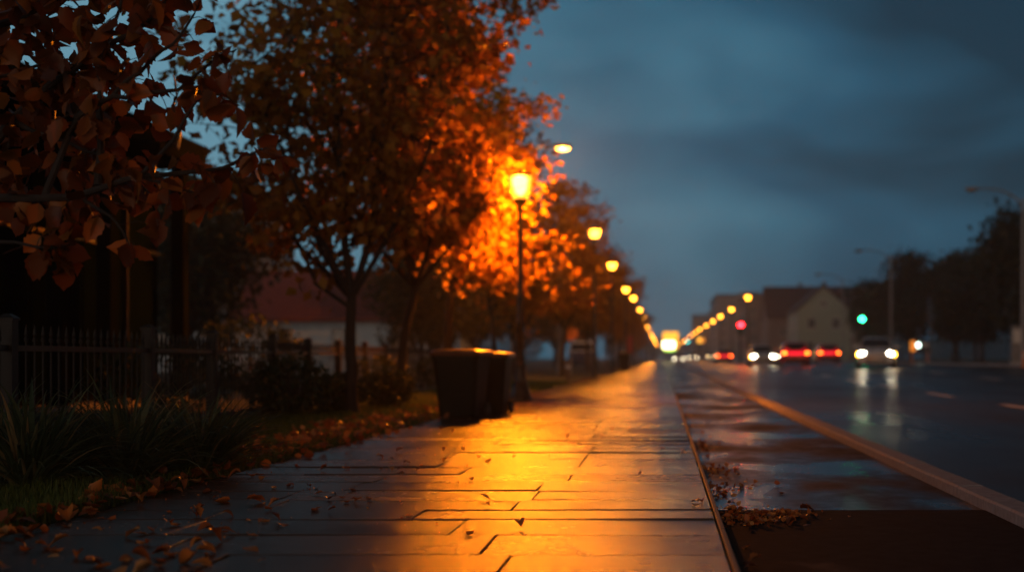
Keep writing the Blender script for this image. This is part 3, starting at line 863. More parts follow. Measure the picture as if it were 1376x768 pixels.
dup(W0, (-2.45, 88, 0.002), R(10), 'small dark bin far along the pavement beneath the lamp row', 'bins at the pavement edge', 1.25)

# ------------------------------------------------------------------ iron fence
fl = [(-4.27, 6.9), (-4.48, 9.73), (-4.67, 12.9), (-4.94, 15.6), (-5.05, 18.4), (-5.37, 21.5), (-5.46, 23.9), (-5.6, 26.7), (-5.75, 29.5), (-5.85, 32.3), (-5.95, 35.1), (-6.0, 38), (-6.05, 41), (-6.1, 44), (-6.1, 47), (-6.1, 50), (-6.1, 54), (-6.1, 58)]
root = thing('iron_fence', 'black iron picket fence with spear tips and square posts behind the plants', 'fence', (0, 0, 0))
for i, (x, y) in enumerate(fl):
    z0 = lawn(x, y) - .02; s_ = .048
    b = MB(); b.box(x - s_, x + s_, y - s_, y + s_, z0, 1.055); b.build('post', M['fence'], root)
    b = MB(); b.rings([[(x - q, y - q, h), (x + q, y - q, h), (x + q, y + q, h), (x - q, y + q, h)] for q, h in ((.058, 1.055), (.058, 1.07), (.035, 1.088), (.015, 1.10))]); b.build('post_cap', M['fence'], root)
for (xa, ya), (xb, yb) in zip(fl, fl[1:]):
    b = MB()
    A, B = Vector((xa, ya, 0)), Vector((xb, yb, 0))
    d = (B - A); ln = d.length; d.normalize(); nrm = Vector((-d.y, d.x, 0))
    def bar(z0, z1, th):
        p = [A + d * .049, B - d * .049]
        b.rings([[p[0] - nrm * th + Vector((0, 0, z0)), p[0] + nrm * th + Vector((0, 0, z0)), p[0] + nrm * th + Vector((0, 0, z1)), p[0] - nrm * th + Vector((0, 0, z1))],
                 [p[1] - nrm * th + Vector((0, 0, z0)), p[1] + nrm * th + Vector((0, 0, z0)), p[1] + nrm * th + Vector((0, 0, z1)), p[1] - nrm * th + Vector((0, 0, z1))]])
    bar(.845, .885, .018); bar(.15, .185, .018)
    k = int(ln / .152)
    for q in range(1, k):
        p = A + d * (ln * q / k); zt = 1.0
        b.lathe([(.008, .07), (.008, zt - .09), (.016, zt - .085), (.017, zt - .065), (.009, zt - .055), (.015, zt - .035), (.002, zt + .035)], 6, p.x, p.y, 0)
    b.build('picket_panel', M['fence'], root)

# ------------------------------------------------------------------ strap-leaved plants, shrubs, grass
def strap_clump(label, x, y, n, h, rad, seed):
    r = random.Random(seed)
    root = thing('strap_plant', label, 'plant', (x, y, lawn(min(x, -3.02), y)), 0, 'strap-leaved plants by the fence')
    b = MB()
    for q in range(n):
        a = r.uniform(0, 2 * math.pi); rr = rad * .3 * math.sqrt(r.random())
        p0 = Vector((rr * math.cos(a), rr * math.sin(a), 0))
        a2 = a + r.gauss(0, .5); ln = h * r.uniform(.8, 1.65)
        el = R(min(88, max(24, r.gauss(57, 15)))); wd = r.uniform(.008, .015) * (1.6 if r.random() < .08 else 1)
        pts = []; p = p0; m = 7
        drop = r.uniform(.75, 1.5) / m
        for i in range(m + 1):
            pts.append(p)
            d = Vector((math.cos(a2) * math.cos(el), math.sin(a2) * math.cos(el), math.sin(el)))
            p = p + d * (ln / m); el -= drop * (0.45 + 1.3 * i / m)
        sd = Vector((-math.sin(a2), math.cos(a2), 0))
        up = Vector((0, 0, 1))
        base_ = len(b.v)
        for i, p in enumerate(pts):
            w_ = wd * (1 - (i / m) ** 2.2) + .0006
            if p.z < 0.01: p = Vector((p.x, p.y, 0.01))
            b.addv([p - sd * w_ + up * w_ * .5, p, p + sd * w_ + up * w_ * .5])
        for i in range(m):
            k = base_ + 3 * i
            b.f += [(k, k + 1, k + 4, k + 3), (k + 1, k + 2, k + 5, k + 4)]
    b.build('leaf_tuft', M['blade'], root, smooth=True)
    return root
strap_clump('large clump of dark strap leaves before the fence, nearest of them', -3.72, 8.35, 384, .52, .42, 1)
strap_clump('wide clump of dark strap leaves in the middle of the bed', -3.38, 8.95, 384, .50, .42, 2)
strap_clump('clump of dark strap leaves hanging over the pavement edge', -3.18, 9.75, 347, .47, .38, 3)
strap_clump('clump of strap leaves cut by the frame beside the first fence post', -4.1, 8.7, 260, .5, .4, 4)
strap_clump('smaller clump of strap leaves close against the fence', -3.95, 10.6, 260, .46, .36, 5)

def shrub(label, x, y, rx, ry, h, n, seed, size=.06):
    root = thing('shrub', label, 'shrub', (x, y, lawn(x, y)), 0, 'dark shrubs at the fence')
    r = np.random.default_rng(seed)
    b = MB(); rr = random.Random(seed)
    for q in range(26):
        a = rr.uniform(0, 6.28); e_ = Vector((rx * .8 * math.cos(a) * rr.random(), ry * .8 * math.sin(a) * rr.random(), h * rr.uniform(.6, .95)))
        b.tube([(0.05 * math.cos(a), .05 * math.sin(a), 0), e_ * .5 + Vector((0, 0, .05)), e_], [.012, .008, .003], 4)
    b.build('stems', M['darkbark'], root)
    d = r.normal(size=(n, 3)); d /= np.linalg.norm(d, axis=1)[:, None]
    rad = r.uniform(.45, 1.0, n) ** .5 * (1 + .16 * np.sin(d[:, 0] * 7 + seed) * np.cos(d[:, 2] * 6 + d[:, 1] * 5))
    pos = d * rad[:, None] * np.array([rx, ry, h * .5]) + np.array([0, 0, h * .52])
    pos = pos[pos[:, 2] > .02]
    v_, f_ = leaf_cloud(pos, size, d[:len(pos)], .1, r)
    npmesh('foliage', v_, f_, 3, M['shrub'], root)
shrub('broad dark shrub in front of the fence, left of the forked tree', -4.72, 18.0, .62, .5, .78, 2600, 1)
shrub('low dark shrub against the fence next to the forked tree trunk', -4.5, 19.8, .4, .4, .55, 1400, 2)
shrub('rounded dark shrub between the forked tree and the bins', -4.1, 21.2, .42, .4, .62, 1600, 3)
shrub('loose dark shrub behind the bins at the fence', -4.9, 24.5, .6, .5, .8, 1800, 4)
shrub('dark shrub past the lantern post at the fence', -5.0, 33.0, .8, .6, .85, 1500, 5, .08)
shrub('dim shrub inside the garden, behind the third fence post', -7.0, 20.0, 1.0, .9, 1.0, 1800, 6, .08)
shrub('tall dim shrub inside the garden at the pavilion corner', -7.9, 27.0, 1.2, .9, 1.5, 2200, 7, .09)

def grass_patch(name, n, x0, x1, y0, y1, h, edge=True, seed=1, mat=None):
    r = np.random.default_rng(seed)
    u = r.random(n); Yp = y0 * (y1 / y0) ** u
    X = r.uniform(x0, x1, n)
    X = np.where(X > PL - .03, PL - .03 - (X - (PL - .03)), X)
    Z = np.where(X <= -3.0, -0.005, -.01)
    hh = h * r.uniform(.45, 1.25, n) * (1 + .35 * np.sin(X * 5.1) * np.sin(Yp * 3.3))
    a = r.uniform(0, 6.28, n); lean = r.uniform(.1, .75, n) * hh
    wd = r.uniform(.0016, .0034, n) * (1 + Yp * .05)
    p0 = np.stack([X - wd * np.sin(a), Yp + wd * np.cos(a), Z], 1)
    p1 = np.stack([X + wd * np.sin(a), Yp - wd * np.cos(a), Z], 1)
    mid = np.stack([X + np.cos(a) * lean * .35, Yp + np.sin(a) * lean * .35, Z + hh * .6], 1)
    tip = np.stack([X + np.cos(a) * lean, Yp + np.sin(a) * lean, Z + hh], 1)
    off = np.stack([-wd * np.sin(a) * .7, wd * np.cos(a) * .7, 0 * a], 1)
    V_ = np.stack([p0, p1, mid + off, mid - off, tip], 1).reshape(-1, 3)
    bs = np.arange(n)[:, None] * 5
    F_ = (bs + np.array([[0, 1, 3, 0, 3, 2, 2, 3, 4]])).ravel()
    o = npmesh(name, V_, F_, 3, M['grass'])
    return tag(o, 'short damp grass along the pavement edge and fence', 'grass', None, 'stuff')
grass_patch('grass', 90000, -5.3, -2.97, 5.2, 45, .10, seed=4)

# ------------------------------------------------------------------ fallen leaves
def fallen_mesh(seed):
    v_, f_ = NL[seed % 8]
    r = random.Random(seed + 90)
    v2 = v_.copy(); v2[:, 1] -= .5
    c1, c2 = r.uniform(-.5, 1.1), r.uniform(.2, 1.1)
    v2[:, 2] += c1 * v2[:, 1] ** 2 + c2 * v2[:, 0] ** 2 + .05 * np.sin(v2[:, 0] * 9 + seed)
    v2[:, 2] -= v2[:, 2].min()
    # stem
    me = bpy.data.meshes.new('fallen_leaf')
    vs = [tuple(p) for p in v2]; fs = [tuple(q) for q in f_]
    k = len(vs); y0 = v2[:, 1].min(); z0 = v2[1, 2]
    vs += [(-.01, y0, z0), (.01, y0, z0), (.012, y0 - .25, z0 * .3), (.0, y0 - .25, z0 * .3)]
    fs.append((k, k + 1, k + 2, k + 3))
    me.from_pydata(vs, [], fs); me.materials.append(M['fallen'])
    me.polygons.foreach_set('use_smooth', [True] * len(me.polygons))
    return me
FM = [fallen_mesh(i) for i in range(8)]
fr = random.Random(17)
def put_leaf(x, y, z, s_, label, group):
    o = bpy.data.objects.new('fallen_leaf', FM[fr.randrange(8)]); C.objects.link(o)
    o.location = (x, y, z); o.scale = (s_, s_, s_ * fr.uniform(.8, 1.7)); o.rotation_euler = (fr.uniform(-.25, .25), fr.uniform(-.25, .25), fr.uniform(0, 6.28))
    tag(o, label, 'leaf', group)
PAVL = ('brown fallen leaf lying on the paving slabs', 'leaves lying on the paving slabs')
LANL = ('brown fallen leaf lying on the dark cycle path', 'leaves lying on the dark cycle path')
def ground_at(px, py, z=0.0):
    Y = (CAMZ - z) * F / (py - VY); return (px - VX) * Y / F, Y
clusters = [(330, 677, 18, 5, .08), (470, 668, 24, 7, .06), (360, 703, 16, 4, .07), (200, 660, 10, 4, .07), (540, 633, 22, 6, .06), (300, 725, 24, 5, .07), (195, 715, 22, 5, .08), (250, 745, 40, 7, .08), (150, 752, 26, 6, .09),
            (30, 735, 36, 10, .09), (95, 690, 20, 6, .09), (230, 765, 70, 12, .09), (430, 683, 14, 3, .05), (535, 692, 12, 2, .05), (930, 683, 26, 4, .06), (660, 618, 26, 3, .06), (805, 580, 26, 4, .06), (280, 665, 12, 3, .07), (255, 695, 10, 3, .06), (400, 655, 14, 3, .05), (910, 605, 16, 3, .05), (690, 590, 20, 2, .05), (870, 640, 20, 2, .04), (655, 680, 14, 2, .06), (275, 648, 14, 4, .08)]
cnt = 0
for px, py, sp, n_, s_ in clusters:
    for q in range(n_):
        x, y = ground_at(px + fr.gauss(0, sp), min(py + fr.gauss(0, sp * .22), 800))
        if PL + .03 < x < PR - .03 and y > 4: put_leaf(x, y, .003, s_ * fr.uniform(.6, 1.15), *PAVL)
for q in range(75):
    x = PL + .05 + abs(fr.gauss(0, .75)); y = 5.2 * (5.0 ** fr.random())
    if x < PR - .05: put_leaf(x, y, .003, fr.uniform(.025, .075), *PAVL)
for px, py, sp, n_, s_ in [(1088, 688, 3, 1, .09), (1010, 737, 4, 1, .07), (1012, 764, 10, 3, .07), (1030, 700, 25, 7, .06), (985, 690, 8, 4, .06), (970, 635, 14, 6, .06), (950, 600, 10, 6, .06), (1040, 662, 12, 2, .05), (1115, 700, 16, 2, .03)]:
    for q in range(n_):
        x, y = ground_at(px + fr.gauss(0, sp), py + fr.gauss(0, sp * .2), LANE_Z)
        if PR + .03 < x < KX0 - .05: put_leaf(x, y, LANE_Z + .004, s_ * fr.uniform(.7, 1.1), *LANL)
for q in range(70):
    y = fr.uniform(5.3, 9.5); x = PL - .02 + fr.gauss(0, .07) + (.12 * fr.random() if y < 6.6 else 0)
    put_leaf(x, y, .012 if x > PL else .03, fr.uniform(.07, .12), 'curled russet leaf caught along the grass edge of the pavement', 'leaves along the grass edge')
# uncountable litter: along the grass edge, and ground-up crumbs in the gutter
def litter(name, pts, label):
    pl = []
    for x, y, z, s_ in pts:
        pl.append(((x, y, z), Vector((fr.gauss(0, 1), fr.gauss(0, 1), fr.gauss(0.12, .28))), s_))
    v_, f_ = leaf_mesh(pl, fr)
    # keep litter above its ground
    o = npmesh(name, v_, f_, 4, M['fallen'])
    return tag(o, label, 'leaf litter', None, 'stuff')
pts = []
for q in range(1500):
    y = 6.0 * (5.2 ** fr.random())
    x = PL - .12 + fr.gauss(-.05, .16) - (abs(fr.gauss(0, .35)) if y > 12 else 0)
    if y < 11 and (fr.random() < .72 or x < PL - .2): continue
    if x > PL + .12: continue
    pts.append((x, y, fr.uniform(.015, .075 if x < PL else .02), fr.uniform(.045, .095)))
for q in range(420):
    y = fr.uniform(10.8, 18); x = PL - .28 + fr.gauss(0, .2)
    pts.append((x, y, fr.uniform(.02, .10), fr.uniform(.05, .10)))
litter('leaf_litter', pts, 'drift of russet fallen leaves on the grass edge')
pts = []
for px, py, sx_, sy_, n_ in [(1020, 698, 30, 5, 170), (1055, 692, 22, 3, 60), (985, 694, 10, 7, 60), (965, 635, 16, 5, 80), (990, 655, 18, 3, 40), (945, 603, 10, 8, 80), (925, 560, 6, 12, 40), (915, 540, 4, 12, 30), (965, 670, 8, 8, 40)]:
    for q in range(n_):
        x, y = ground_at(px + fr.gauss(0, sx_), py + fr.gauss(0, sy_), LANE_Z)
        if PR + .02 < x < KX0 - .1: pts.append((x, y, LANE_Z + fr.uniform(.006, .025), fr.uniform(.012, .05)))
litter('gutter_leaf_litter', pts, 'crumbled brown leaf litter lying in the gutter of the cycle path')
pts = []
for q in range(240):
    x = PL + abs(fr.gauss(0, 1.0)); y = 5.2 * (4.0 ** fr.random())
    if x < PR - .1: pts.append((x, y, .006, fr.uniform(.006, .02)))
litter('leaf_crumbs', pts, 'tiny leaf crumbs scattered over the paving slabs')

# ------------------------------------------------------------------ cars
def car(label, loc, rz, paint, lamps, group='cars on the road', lit_side=False):
    """front faces -Y. lamps: 'front' (headlights lit), 'rear' (tail lights lit), None"""
    root = thing('car', label, 'car', loc, rz, group)
    Ln = 4.3
    b = MB(); rs = []
    #       y,     zb,   zs,   hw
    for y, zb, zs, hw in ((-2.13, .34, .60, .62), (-2.08, .24, .70, .74), (-1.85, .20, .78, .84), (-1.3, .19, .88, .885), (-.75, .19, .95, .89), (.6, .19, .97, .89), (1.5, .20, 1.0, .88), (1.95, .22, 1.0, .84), (2.12, .28, .95, .77), (2.17, .38, .86, .68)):
        rs.append([(-hw * .9, y, zb), (hw * .9, y, zb), (hw, y, zb + .12), (hw * 1.0, y, zb + (zs - zb) * .6), (hw * .96, y, zs - .05), (hw * .82, y, zs), (hw * .3, y, zs + .025), (-hw * .3, y, zs + .025), (-hw * .82, y, zs), (-hw * .96, y, zs - .05), (-hw, y, zb + (zs - zb) * .6), (-hw, y, zb + .12)])
    b.rings(rs); b.build('body', paint, root, smooth=True)
    # cabin shell
    def cab(q):   # q: shrink
        base_ = [(-.74, -.95, .95), (.74, -.95, .95), (.76, 1.85, .98), (-.76, 1.85, .98)]
        mid_ = [(-.72, -.62, 1.13), (.72, -.62, 1.13), (.73, 1.70, 1.15), (-.73, 1.70, 1.15)]
        up_ = [(-.59, -.05, 1.40), (.59, -.05, 1.40), (.58, 1.38, 1.41), (-.58, 1.38, 1.41)]
        top_ = [(-.50, .1, 1.45), (.50, .1, 1.45), (.49, 1.2, 1.46), (-.49, 1.2, 1.46)]
        return base_, mid_, up_, top_
    b = MB(); b.rings(cab(0)); b.build('cabin', paint, root, smooth=True)
    def panel(name, pts, n_, off=.012):
        n_ = Vector(n_).normalized()
        b = MB(); p = [Vector(x) for x in pts]
        b.prism([x - n_ * .01 for x in p], n_ * (off + .01)); b.build(name, M['autoglass'], root)
    panel('windscreen', [(-.66, -.90, .985), (.66, -.90, .985), (.66, -.64, 1.125), (.55, -.10, 1.375), (-.55, -.10, 1.375), (-.66, -.64, 1.125)], (0, -.43, .9), .018)
    panel('rear_window', [(-.60, 1.80, 1.03), (.60, 1.80, 1.03), (.62, 1.70, 1.15), (.50, 1.43, 1.37), (-.50, 1.43, 1.37), (-.62, 1.70, 1.15)], (0, .64, .77), .018)
    for s_ in (-1, 1):
        panel('side_window', [(s_ * .735, -.60, 1.0), (s_ * .74, .52, 1.0), (s_ * .61, .52, 1.36), (s_ * .62, -.02, 1.36), (s_ * .715, -.52, 1.12)], (s_ * .92, 0, .38), .016)
        panel('side_window', [(s_ * .74, .60, 1.0), (s_ * .75, 1.6, 1.02), (s_ * .70, 1.55, 1.18), (s_ * .60, 1.32, 1.37), (s_ * .61, .60, 1.36)], (s_ * .92, 0, .38), .016)
        b = MB(); b.ell((s_ * .95, -.62, 1.02), .10, .06, .07, 10, 6); b.build('mirror', paint, root, smooth=True)
        for y in (-1.32, 1.34):
            b = MB(); b.lathe([(.2, -.1), (.29, -.1), (.315, -.07), (.315, .07), (.29, .1), (.2, .1)], 22, s_ * .81, y, .315, 'x'); wl = b.build('wheel', M['rubber'], root, smooth=True)
            b = MB(); b.lathe([(.03, -.106), (.2, -.1), (.2, .1), (.03, .106)], 12, s_ * .81, y, .315, 'x'); b.build('rim', M['chrome'], wl)
        hm = (M['headfar'] if loc[1] > 150 else M['head']) if lamps == 'front' else M['plate']
        b = MB(); b.ell((s_ * .62, -2.02, .66), .165, .10, .10, 14, 8); b.build('headlight', hm, root, smooth=True)
        tm = M['tail'] if lamps == 'rear' else M['redsign']
        b = MB(); b.ell((s_ * .62, 2.08, .80), .16, .10, .095, 14, 8); b.build('tail_light', tm, root, smooth=True)
        if lamps == 'rear':
            b = MB(); b.ell((s_ * .50, 1.96, 1.02), .09, .05, .035, 10, 6); b.build('red_glow_spot', M['redglow'], root, smooth=True)  # added glowing spot below the rear window to redden the car's back
        if lit_side:
            b = MB(); b.ell((s_ * .84, -1.86, .64), .05, .10, .10, 10, 6); b.build('turn_signal', M['amber'], root, smooth=True)
    if lamps == 'rear':
        b = MB(); b.rings([[(-.46, 2.10, z0), (.46, 2.10, z0), (.46, 2.19, z0), (-.46, 2.19, z0)] for z0 in (.70, .88)]); b.build('red_glow_strip', M['redglow'], root)  # added glowing strip imitating the red bloom between the tail lights
    b = MB(); b.box(-.42, .42, -2.16, -2.06, .52, .60, .01); b.box(-.52, .52, -2.145, -2.0, .30, .44, .02); b.build('grille', M['plastic'], root)
    b = MB(); b.box(-.70, .70, 2.10, 2.20, .32, .50, .03); b.build('rear_bumper', M['plastic'], root)
    b = MB(); b.box(-.26, .26, -2.185, -2.15, .40, .50); b.build('number_plate', M['plate'], root)
    return root
def on_road(px, Y): 
    x = (px - VX) * Y / F; return (x, Y, zr(x, Y) + 0.006)
car('silver car with headlights on and dark windscreen, nearest on the road', on_road(1177, 67), R(-8), M['silver'], 'front', lit_side=True)
car('pale car with dazzling headlights beside the larger red car', on_road(1023, 98), R(0), M['white'], 'front', lit_side=True)
car('bright red car with tail lights on, the larger of two red cars', on_road(1065, 86), R(180), M['red'], 'rear')
car('small red car with tail lights on beneath the green signal', on_road(1110, 108), R(180), M['red'], 'rear')
car('blue car far off between the lamp row and the red signal', on_road(972, 150), R(180), M['blue'], 'rear')
car('distant pale car with headlights on, hard by the kerb line', on_road(912, 215), R(0), M['white'], 'front')
car('distant dark car with headlights on in the middle of the road', on_road(931, 265), R(0), M['grey'], 'front')
car('distant dark car with headlights on left of the blue car', on_road(955, 330), R(0), M['black'], 'front', lit_side=True)
car('distant black car with tail lights on by the kerb line', (2.9, 300, zr(2.9, 300)), R(180), M['black'], 'rear')

# parked van beyond the fence
root = thing('van', 'blue parked van with pale roof beyond the fence end', 'van', (-5.9, 104, 0.02), R(0))
b = MB(); rs = []
for y, zb, zs, hw in ((-2.3, .4, .95, .75), (-2.2, .3, 1.05, .88), (-1.5, .28, 1.2, .95), (-.9, .28, 1.25, .95), (2.3, .28, 1.25, .95), (2.4, .35, 1.2, .9)):
    rs.append([(-hw * .92, y, zb), (hw * .92, y, zb), (hw, y, zb + .15), (hw, y, zs - .08), (hw * .94, y, zs), (-hw * .94, y, zs), (-hw, y, zs - .08), (-hw, y, zb + .15)])
b.rings(rs); b.build('body', M['blue'], root, smooth=True)
b = MB(); b.rings([[(-.9, -1.5, 1.18), (.9, -1.5, 1.18), (.9, 2.35, 1.18), (-.9, 2.35, 1.18)], [(-.8, -.75, 1.85), (.8, -.75, 1.85), (.82, 2.3, 1.85), (-.82, 2.3, 1.85)], [(-.7, -.5, 1.95), (.7, -.5, 1.95), (.72, 2.2, 1.95), (-.72, 2.2, 1.95)]]); b.build('cabin', M['palewall'], root)
b = MB(); n_ = Vector((0, -.67, .75)); b.prism([Vector(p) + n_ * .004 for p in ((-.78, -1.38, 1.29), (.78, -1.38, 1.29), (.72, -.82, 1.79), (-.72, -.82, 1.79))], n_ * .015); b.build('windscreen', M['autoglass'], root)
for s_ in (-1, 1):
    b = MB(); b.ell((s_ * .72, -2.18, .82), .14, .09, .1, 10, 6); b.build('headlight', M['plate'], root, smooth=True)
    for y in (-1.4, 1.5):
        b = MB(); b.lathe([(.2, -.11), (.31, -.11), (.335, -.07), (.335, .07), (.31, .11), (.2, .11)], 20, s_ * .86, y, .335, 'x'); wl = b.build('wheel', M['rubber'], root, smooth=True)
        b = MB(); b.lathe([(.03, -.115), (.2, -.11), (.2, .11), (.03, .115)], 12, s_ * .86, y, .335, 'x'); b.build('rim', M['chrome'], wl)

# ------------------------------------------------------------------ traffic signals
def signal(label, loc, h, lit, group=None, face=0.0):
    root = thing('traffic_signal', label, 'traffic light', loc, face, group)
    b = MB(); b.lathe([(.13, 0), (.13, .06), (.075, .1), (.06, h - .1), (.06, h + .55)], 12); b.build('pole', M['iron'], root, smooth=True)
    b = MB(); b.box(-.19, .19, -.30, -.07, h - .55, h + .55, .03); b.build('housing', M['plastic'], root)
    for k, nm in enumerate(('red', 'amber', 'green')):
        z = h + .34 - .34 * k
        b = MB(); b.lathe([(.155, -.335), (.155, -.29)], 18, 0, 0, z, 'y')
        mat = {'red': M['sigred'], 'green': M['siggreen'], 'cyan': M['sigcyan']}.get(lit) if (nm == lit or (lit == 'cyan' and nm == 'green')) else M['unlit_lens']
        b.build('lens', mat, root, smooth=True)
        b = MB()
        for q in range(9):
            a0 = R(-20 + 220 * q / 9); a1 = R(-20 + 220 * (q + 1) / 9)
            def pt(a, r_, y): return (r_ * math.cos(a), y, z + r_ * math.sin(a))
            b.rings([[pt(a0, .15, -.5 + (.1 if q in (0, 8) else 0)), pt(a0, .16, -.5 + (.1 if q in (0, 8) else 0)), pt(a0, .16, -.30), pt(a0, .15, -.30)], [pt(a1, .15, -.5), pt(a1, .16, -.5), pt(a1, .16, -.30), pt(a1, .15, -.30)]])
        b.build('visor', M['plastic'], root)
    return root
x, Y = (995 - VX) * 127.5 / F, 127.5
signal('red traffic signal on a dark post at the island nose', (x, Y, zr(7.3, Y) + .1), 3.05, 'red').scale = (1.4, 1.4, 1.0)
Y = 134; x = (1140 - VX) * Y / F
signal('green traffic signal on a post at the right roadside', (max(x, 18.4), Y - 2, zr(RX1, Y) + .1), 4.25, 'green').scale = (1.4, 1.4, 1.0)
root2 = signal('far teal lit traffic signal low over the road end', (5.0, 290, zr(7.6, 290) + .1), 4.0, 'cyan')
signal('second far teal lit traffic signal just right of the first', (7.5, 292, zr(7.6, 290) + .1), 4.0, 'cyan')

# ------------------------------------------------------------------ buildings
def window(root, c, u, n_, w_, h, pane=M['glass'], frame=M['trim'], bars=True):
    """u: unit vector along the wall, n_: outward normal; c: centre on the wall face"""
    c, u, n_ = Vector(c), Vector(u), Vector(n_); up = Vector((0, 0, 1))
    def slab(b, cx, cz, hw, hh, d0, d1):
        q = [c + u * (cx - hw) + up * (cz - hh), c + u * (cx + hw) + up * (cz - hh), c + u * (cx + hw) + up * (cz + hh), c + u * (cx - hw) + up * (cz + hh)]
        b.rings([[p + n_ * d0 for p in q], [p + n_ * d1 for p in q]])
    b = MB(); f_ = .07
    slab(b, -w_ / 2 + f_ / 2, 0, f_ / 2, h / 2, -.02, .05); slab(b, w_ / 2 - f_ / 2, 0, f_ / 2, h / 2, -.02, .05)
    slab(b, 0, h / 2 - f_ / 2, w_ / 2 - f_, f_ / 2, -.02, .05); slab(b, 0, -h / 2 + f_ / 2, w_ / 2 - f_, f_ / 2, -.02, .05)
    if bars: slab(b, 0, 0, .03, h / 2 - f_, -.02, .04)
    slab(b, 0, -h / 2 - .05, w_ / 2 + .1, .045, -.02, .12)
    wn = b.build('window', frame, root)
    b = MB(); slab(b, 0, 0, w_ / 2 - f_, h / 2 - f_, .004, .016); b.build('pane', pane, wn)

def gable_house(name, label, loc, rz, W, D, eave, ridge, wallm, roofm, wins=(), door=None, chim=True, cat='house', over=.35, group=None):
    """gable ends at local -Y and +Y, W along X, D along Y"""
    root = thing(name, label, cat, loc, rz, group)
    b = MB()
    sec = [(-W / 2, 0), (W / 2, 0), (W / 2, eave), (0, ridge - .12), (-W / 2, eave)]
    b.rings([[(x, -D / 2, z) for x, z in sec], [(x, D / 2, z) for x, z in sec]]); b.build('wall', wallm, root)
    b = MB(); k = (ridge - eave) / (W / 2)
    xo = W / 2 + over; zo = eave - over * k
    for s_ in (-1, 1):
        p = [(s_ * .001, ridge), (s_ * xo, zo), (s_ * xo, zo + .2), (s_ * .001, ridge + .2)]
        b.rings([[(x, -D / 2 - over, z) for x, z in p], [(x, D / 2 + over, z) for x, z in p]])
    rf = b.build('roof', roofm, root)
    b = MB(); b.box(-.08, .08, -D / 2 - over - .005, D / 2 + over + .005, ridge + .16, ridge + .26, .02); b.build('ridge_cap', roofm, rf)
    if chim:
        b = MB(); b.box(W * .12, W * .12 + .6, D * .1, D * .1 + .6, ridge - 1.2, ridge + 1.0); b.box(W * .12 - .06, W * .12 + .66, D * .1 - .06, D * .1 + .66, ridge + 1.001, ridge + 1.12); b.build('chimney', M['brownwall'], rf)
    for face, a, z, w_, h in wins:
        if face == 'f': window(root, (a, -D / 2, z), (1, 0, 0), (0, -1, 0), w_, h)
        if face == 'l': window(root, (-W / 2, a, z), (0, -1, 0), (-1, 0, 0), w_, h)
        if face == 'r': window(root, (W / 2, a, z), (0, 1, 0), (1, 0, 0), w_, h)
    if door:
        f_, a, w_, h = door
        b = MB()
        if f_ == 'f': b.box(a - w_ / 2, a + w_ / 2, -D / 2 - .05, -D / 2 + .02, .0, h)
        else: b.box(-W / 2 - .05, -W / 2 + .02, a - w_ / 2, a + w_ / 2, 0, h)
        d = b.build('door', M['doorwood'], root)
        b = MB()
        if f_ == 'f': b.ell((a + w_ * .38, -D / 2 - .08, h * .48), .05, .05, .05, 8, 6)
        else: b.ell((-W / 2 - .08, a + w_ * .38, h * .48), .05, .05, .05, 8, 6)
        b.build('handle', M['chrome'], d)
    return root
zv = lambda y: zr(RX1, y) + .05
# right: gabled house, then buildings receding along the road
gable_house('gabled_house', 'cream gabled house with dark red roof beyond the red cars', (22.6, 208, zv(200)), 0, 7.3, 16, 7.2, 10.4, M['cream'], M['slate'],
            [('f', -1.7, 5.2, 1.1, 1.5), ('f', 1.7, 5.2, 1.1, 1.5), ('f', -1.9, 1.9, 1.2, 1.5), ('f', 0, 8.0, .9, 1.0)] + [('l', y, z, 1.1, 1.4) for y in (-5, -1.5, 2, 5.5) for z in (2, 5.2)], ('f', 1.3, 1.1, 2.2))
gable_house('terraced_house', 'long dark house with brown roof behind the cream gabled house', (27.5, 262, zv(250)), R(90), 16, 17.5, 7.5, 13.2, M['brownwall'], M['slate'],
            [('l', y, z, 1.1, 1.4) for y in (-6, -2, 2, 6) for z in (2, 5)])
def block(name, label, loc, W, D, H, wallm, cols, rows, fl=True):
    root = thing(name, label, 'building', loc)
    b = MB(); b.box(-W / 2, W / 2, -D / 2, D / 2, 0, H); b.build('wall', wallm, root)
    b = MB(); b.box(-W / 2 - .3, W / 2 + .3, -D / 2 - .3, D / 2 + .3, H + .002, H + .45, .04); b.box(-W * .1, W * .2, -D * .1, D * .1, H + .452, H + 2.2); b.build('roof', M['slate'], root)
    for i in range(cols):
        for j in range(rows):
            window(root, (-W / 2 + W * (i + .5) / cols, -D / 2, 1.9 + j * (H - 1.6) / rows), (1, 0, 0), (0, -1, 0), 1.3, 1.5)
    for i in range(max(3, int(D / 6))):
        for j in range(rows):
            k = max(3, int(D / 6)); s_ = -1 if loc[0] > 0 else 1
            window(root, (s_ * W / 2, -D / 2 + D * (i + .5) / k, 1.9 + j * (H - 1.6) / rows), (0, -s_, 0), (s_, 0, 0), 1.3, 1.5)
    return root
block('apartment_block', 'flat topped brown block behind the island lamps', (26, 345, zv(330)), 14, 34, 14.0, M['brownwall'], 4, 4)
block('apartment_block', 'taller hazy block at the far end of the road', (28, 480, zv(330)), 22, 60, 20.0, M['greywall'], 5, 6)
block('apartment_block', 'faint grey block rising over the far signals', (22, 640, zv(330)), 18, 20, 19.0, M['greywall'], 4, 6)

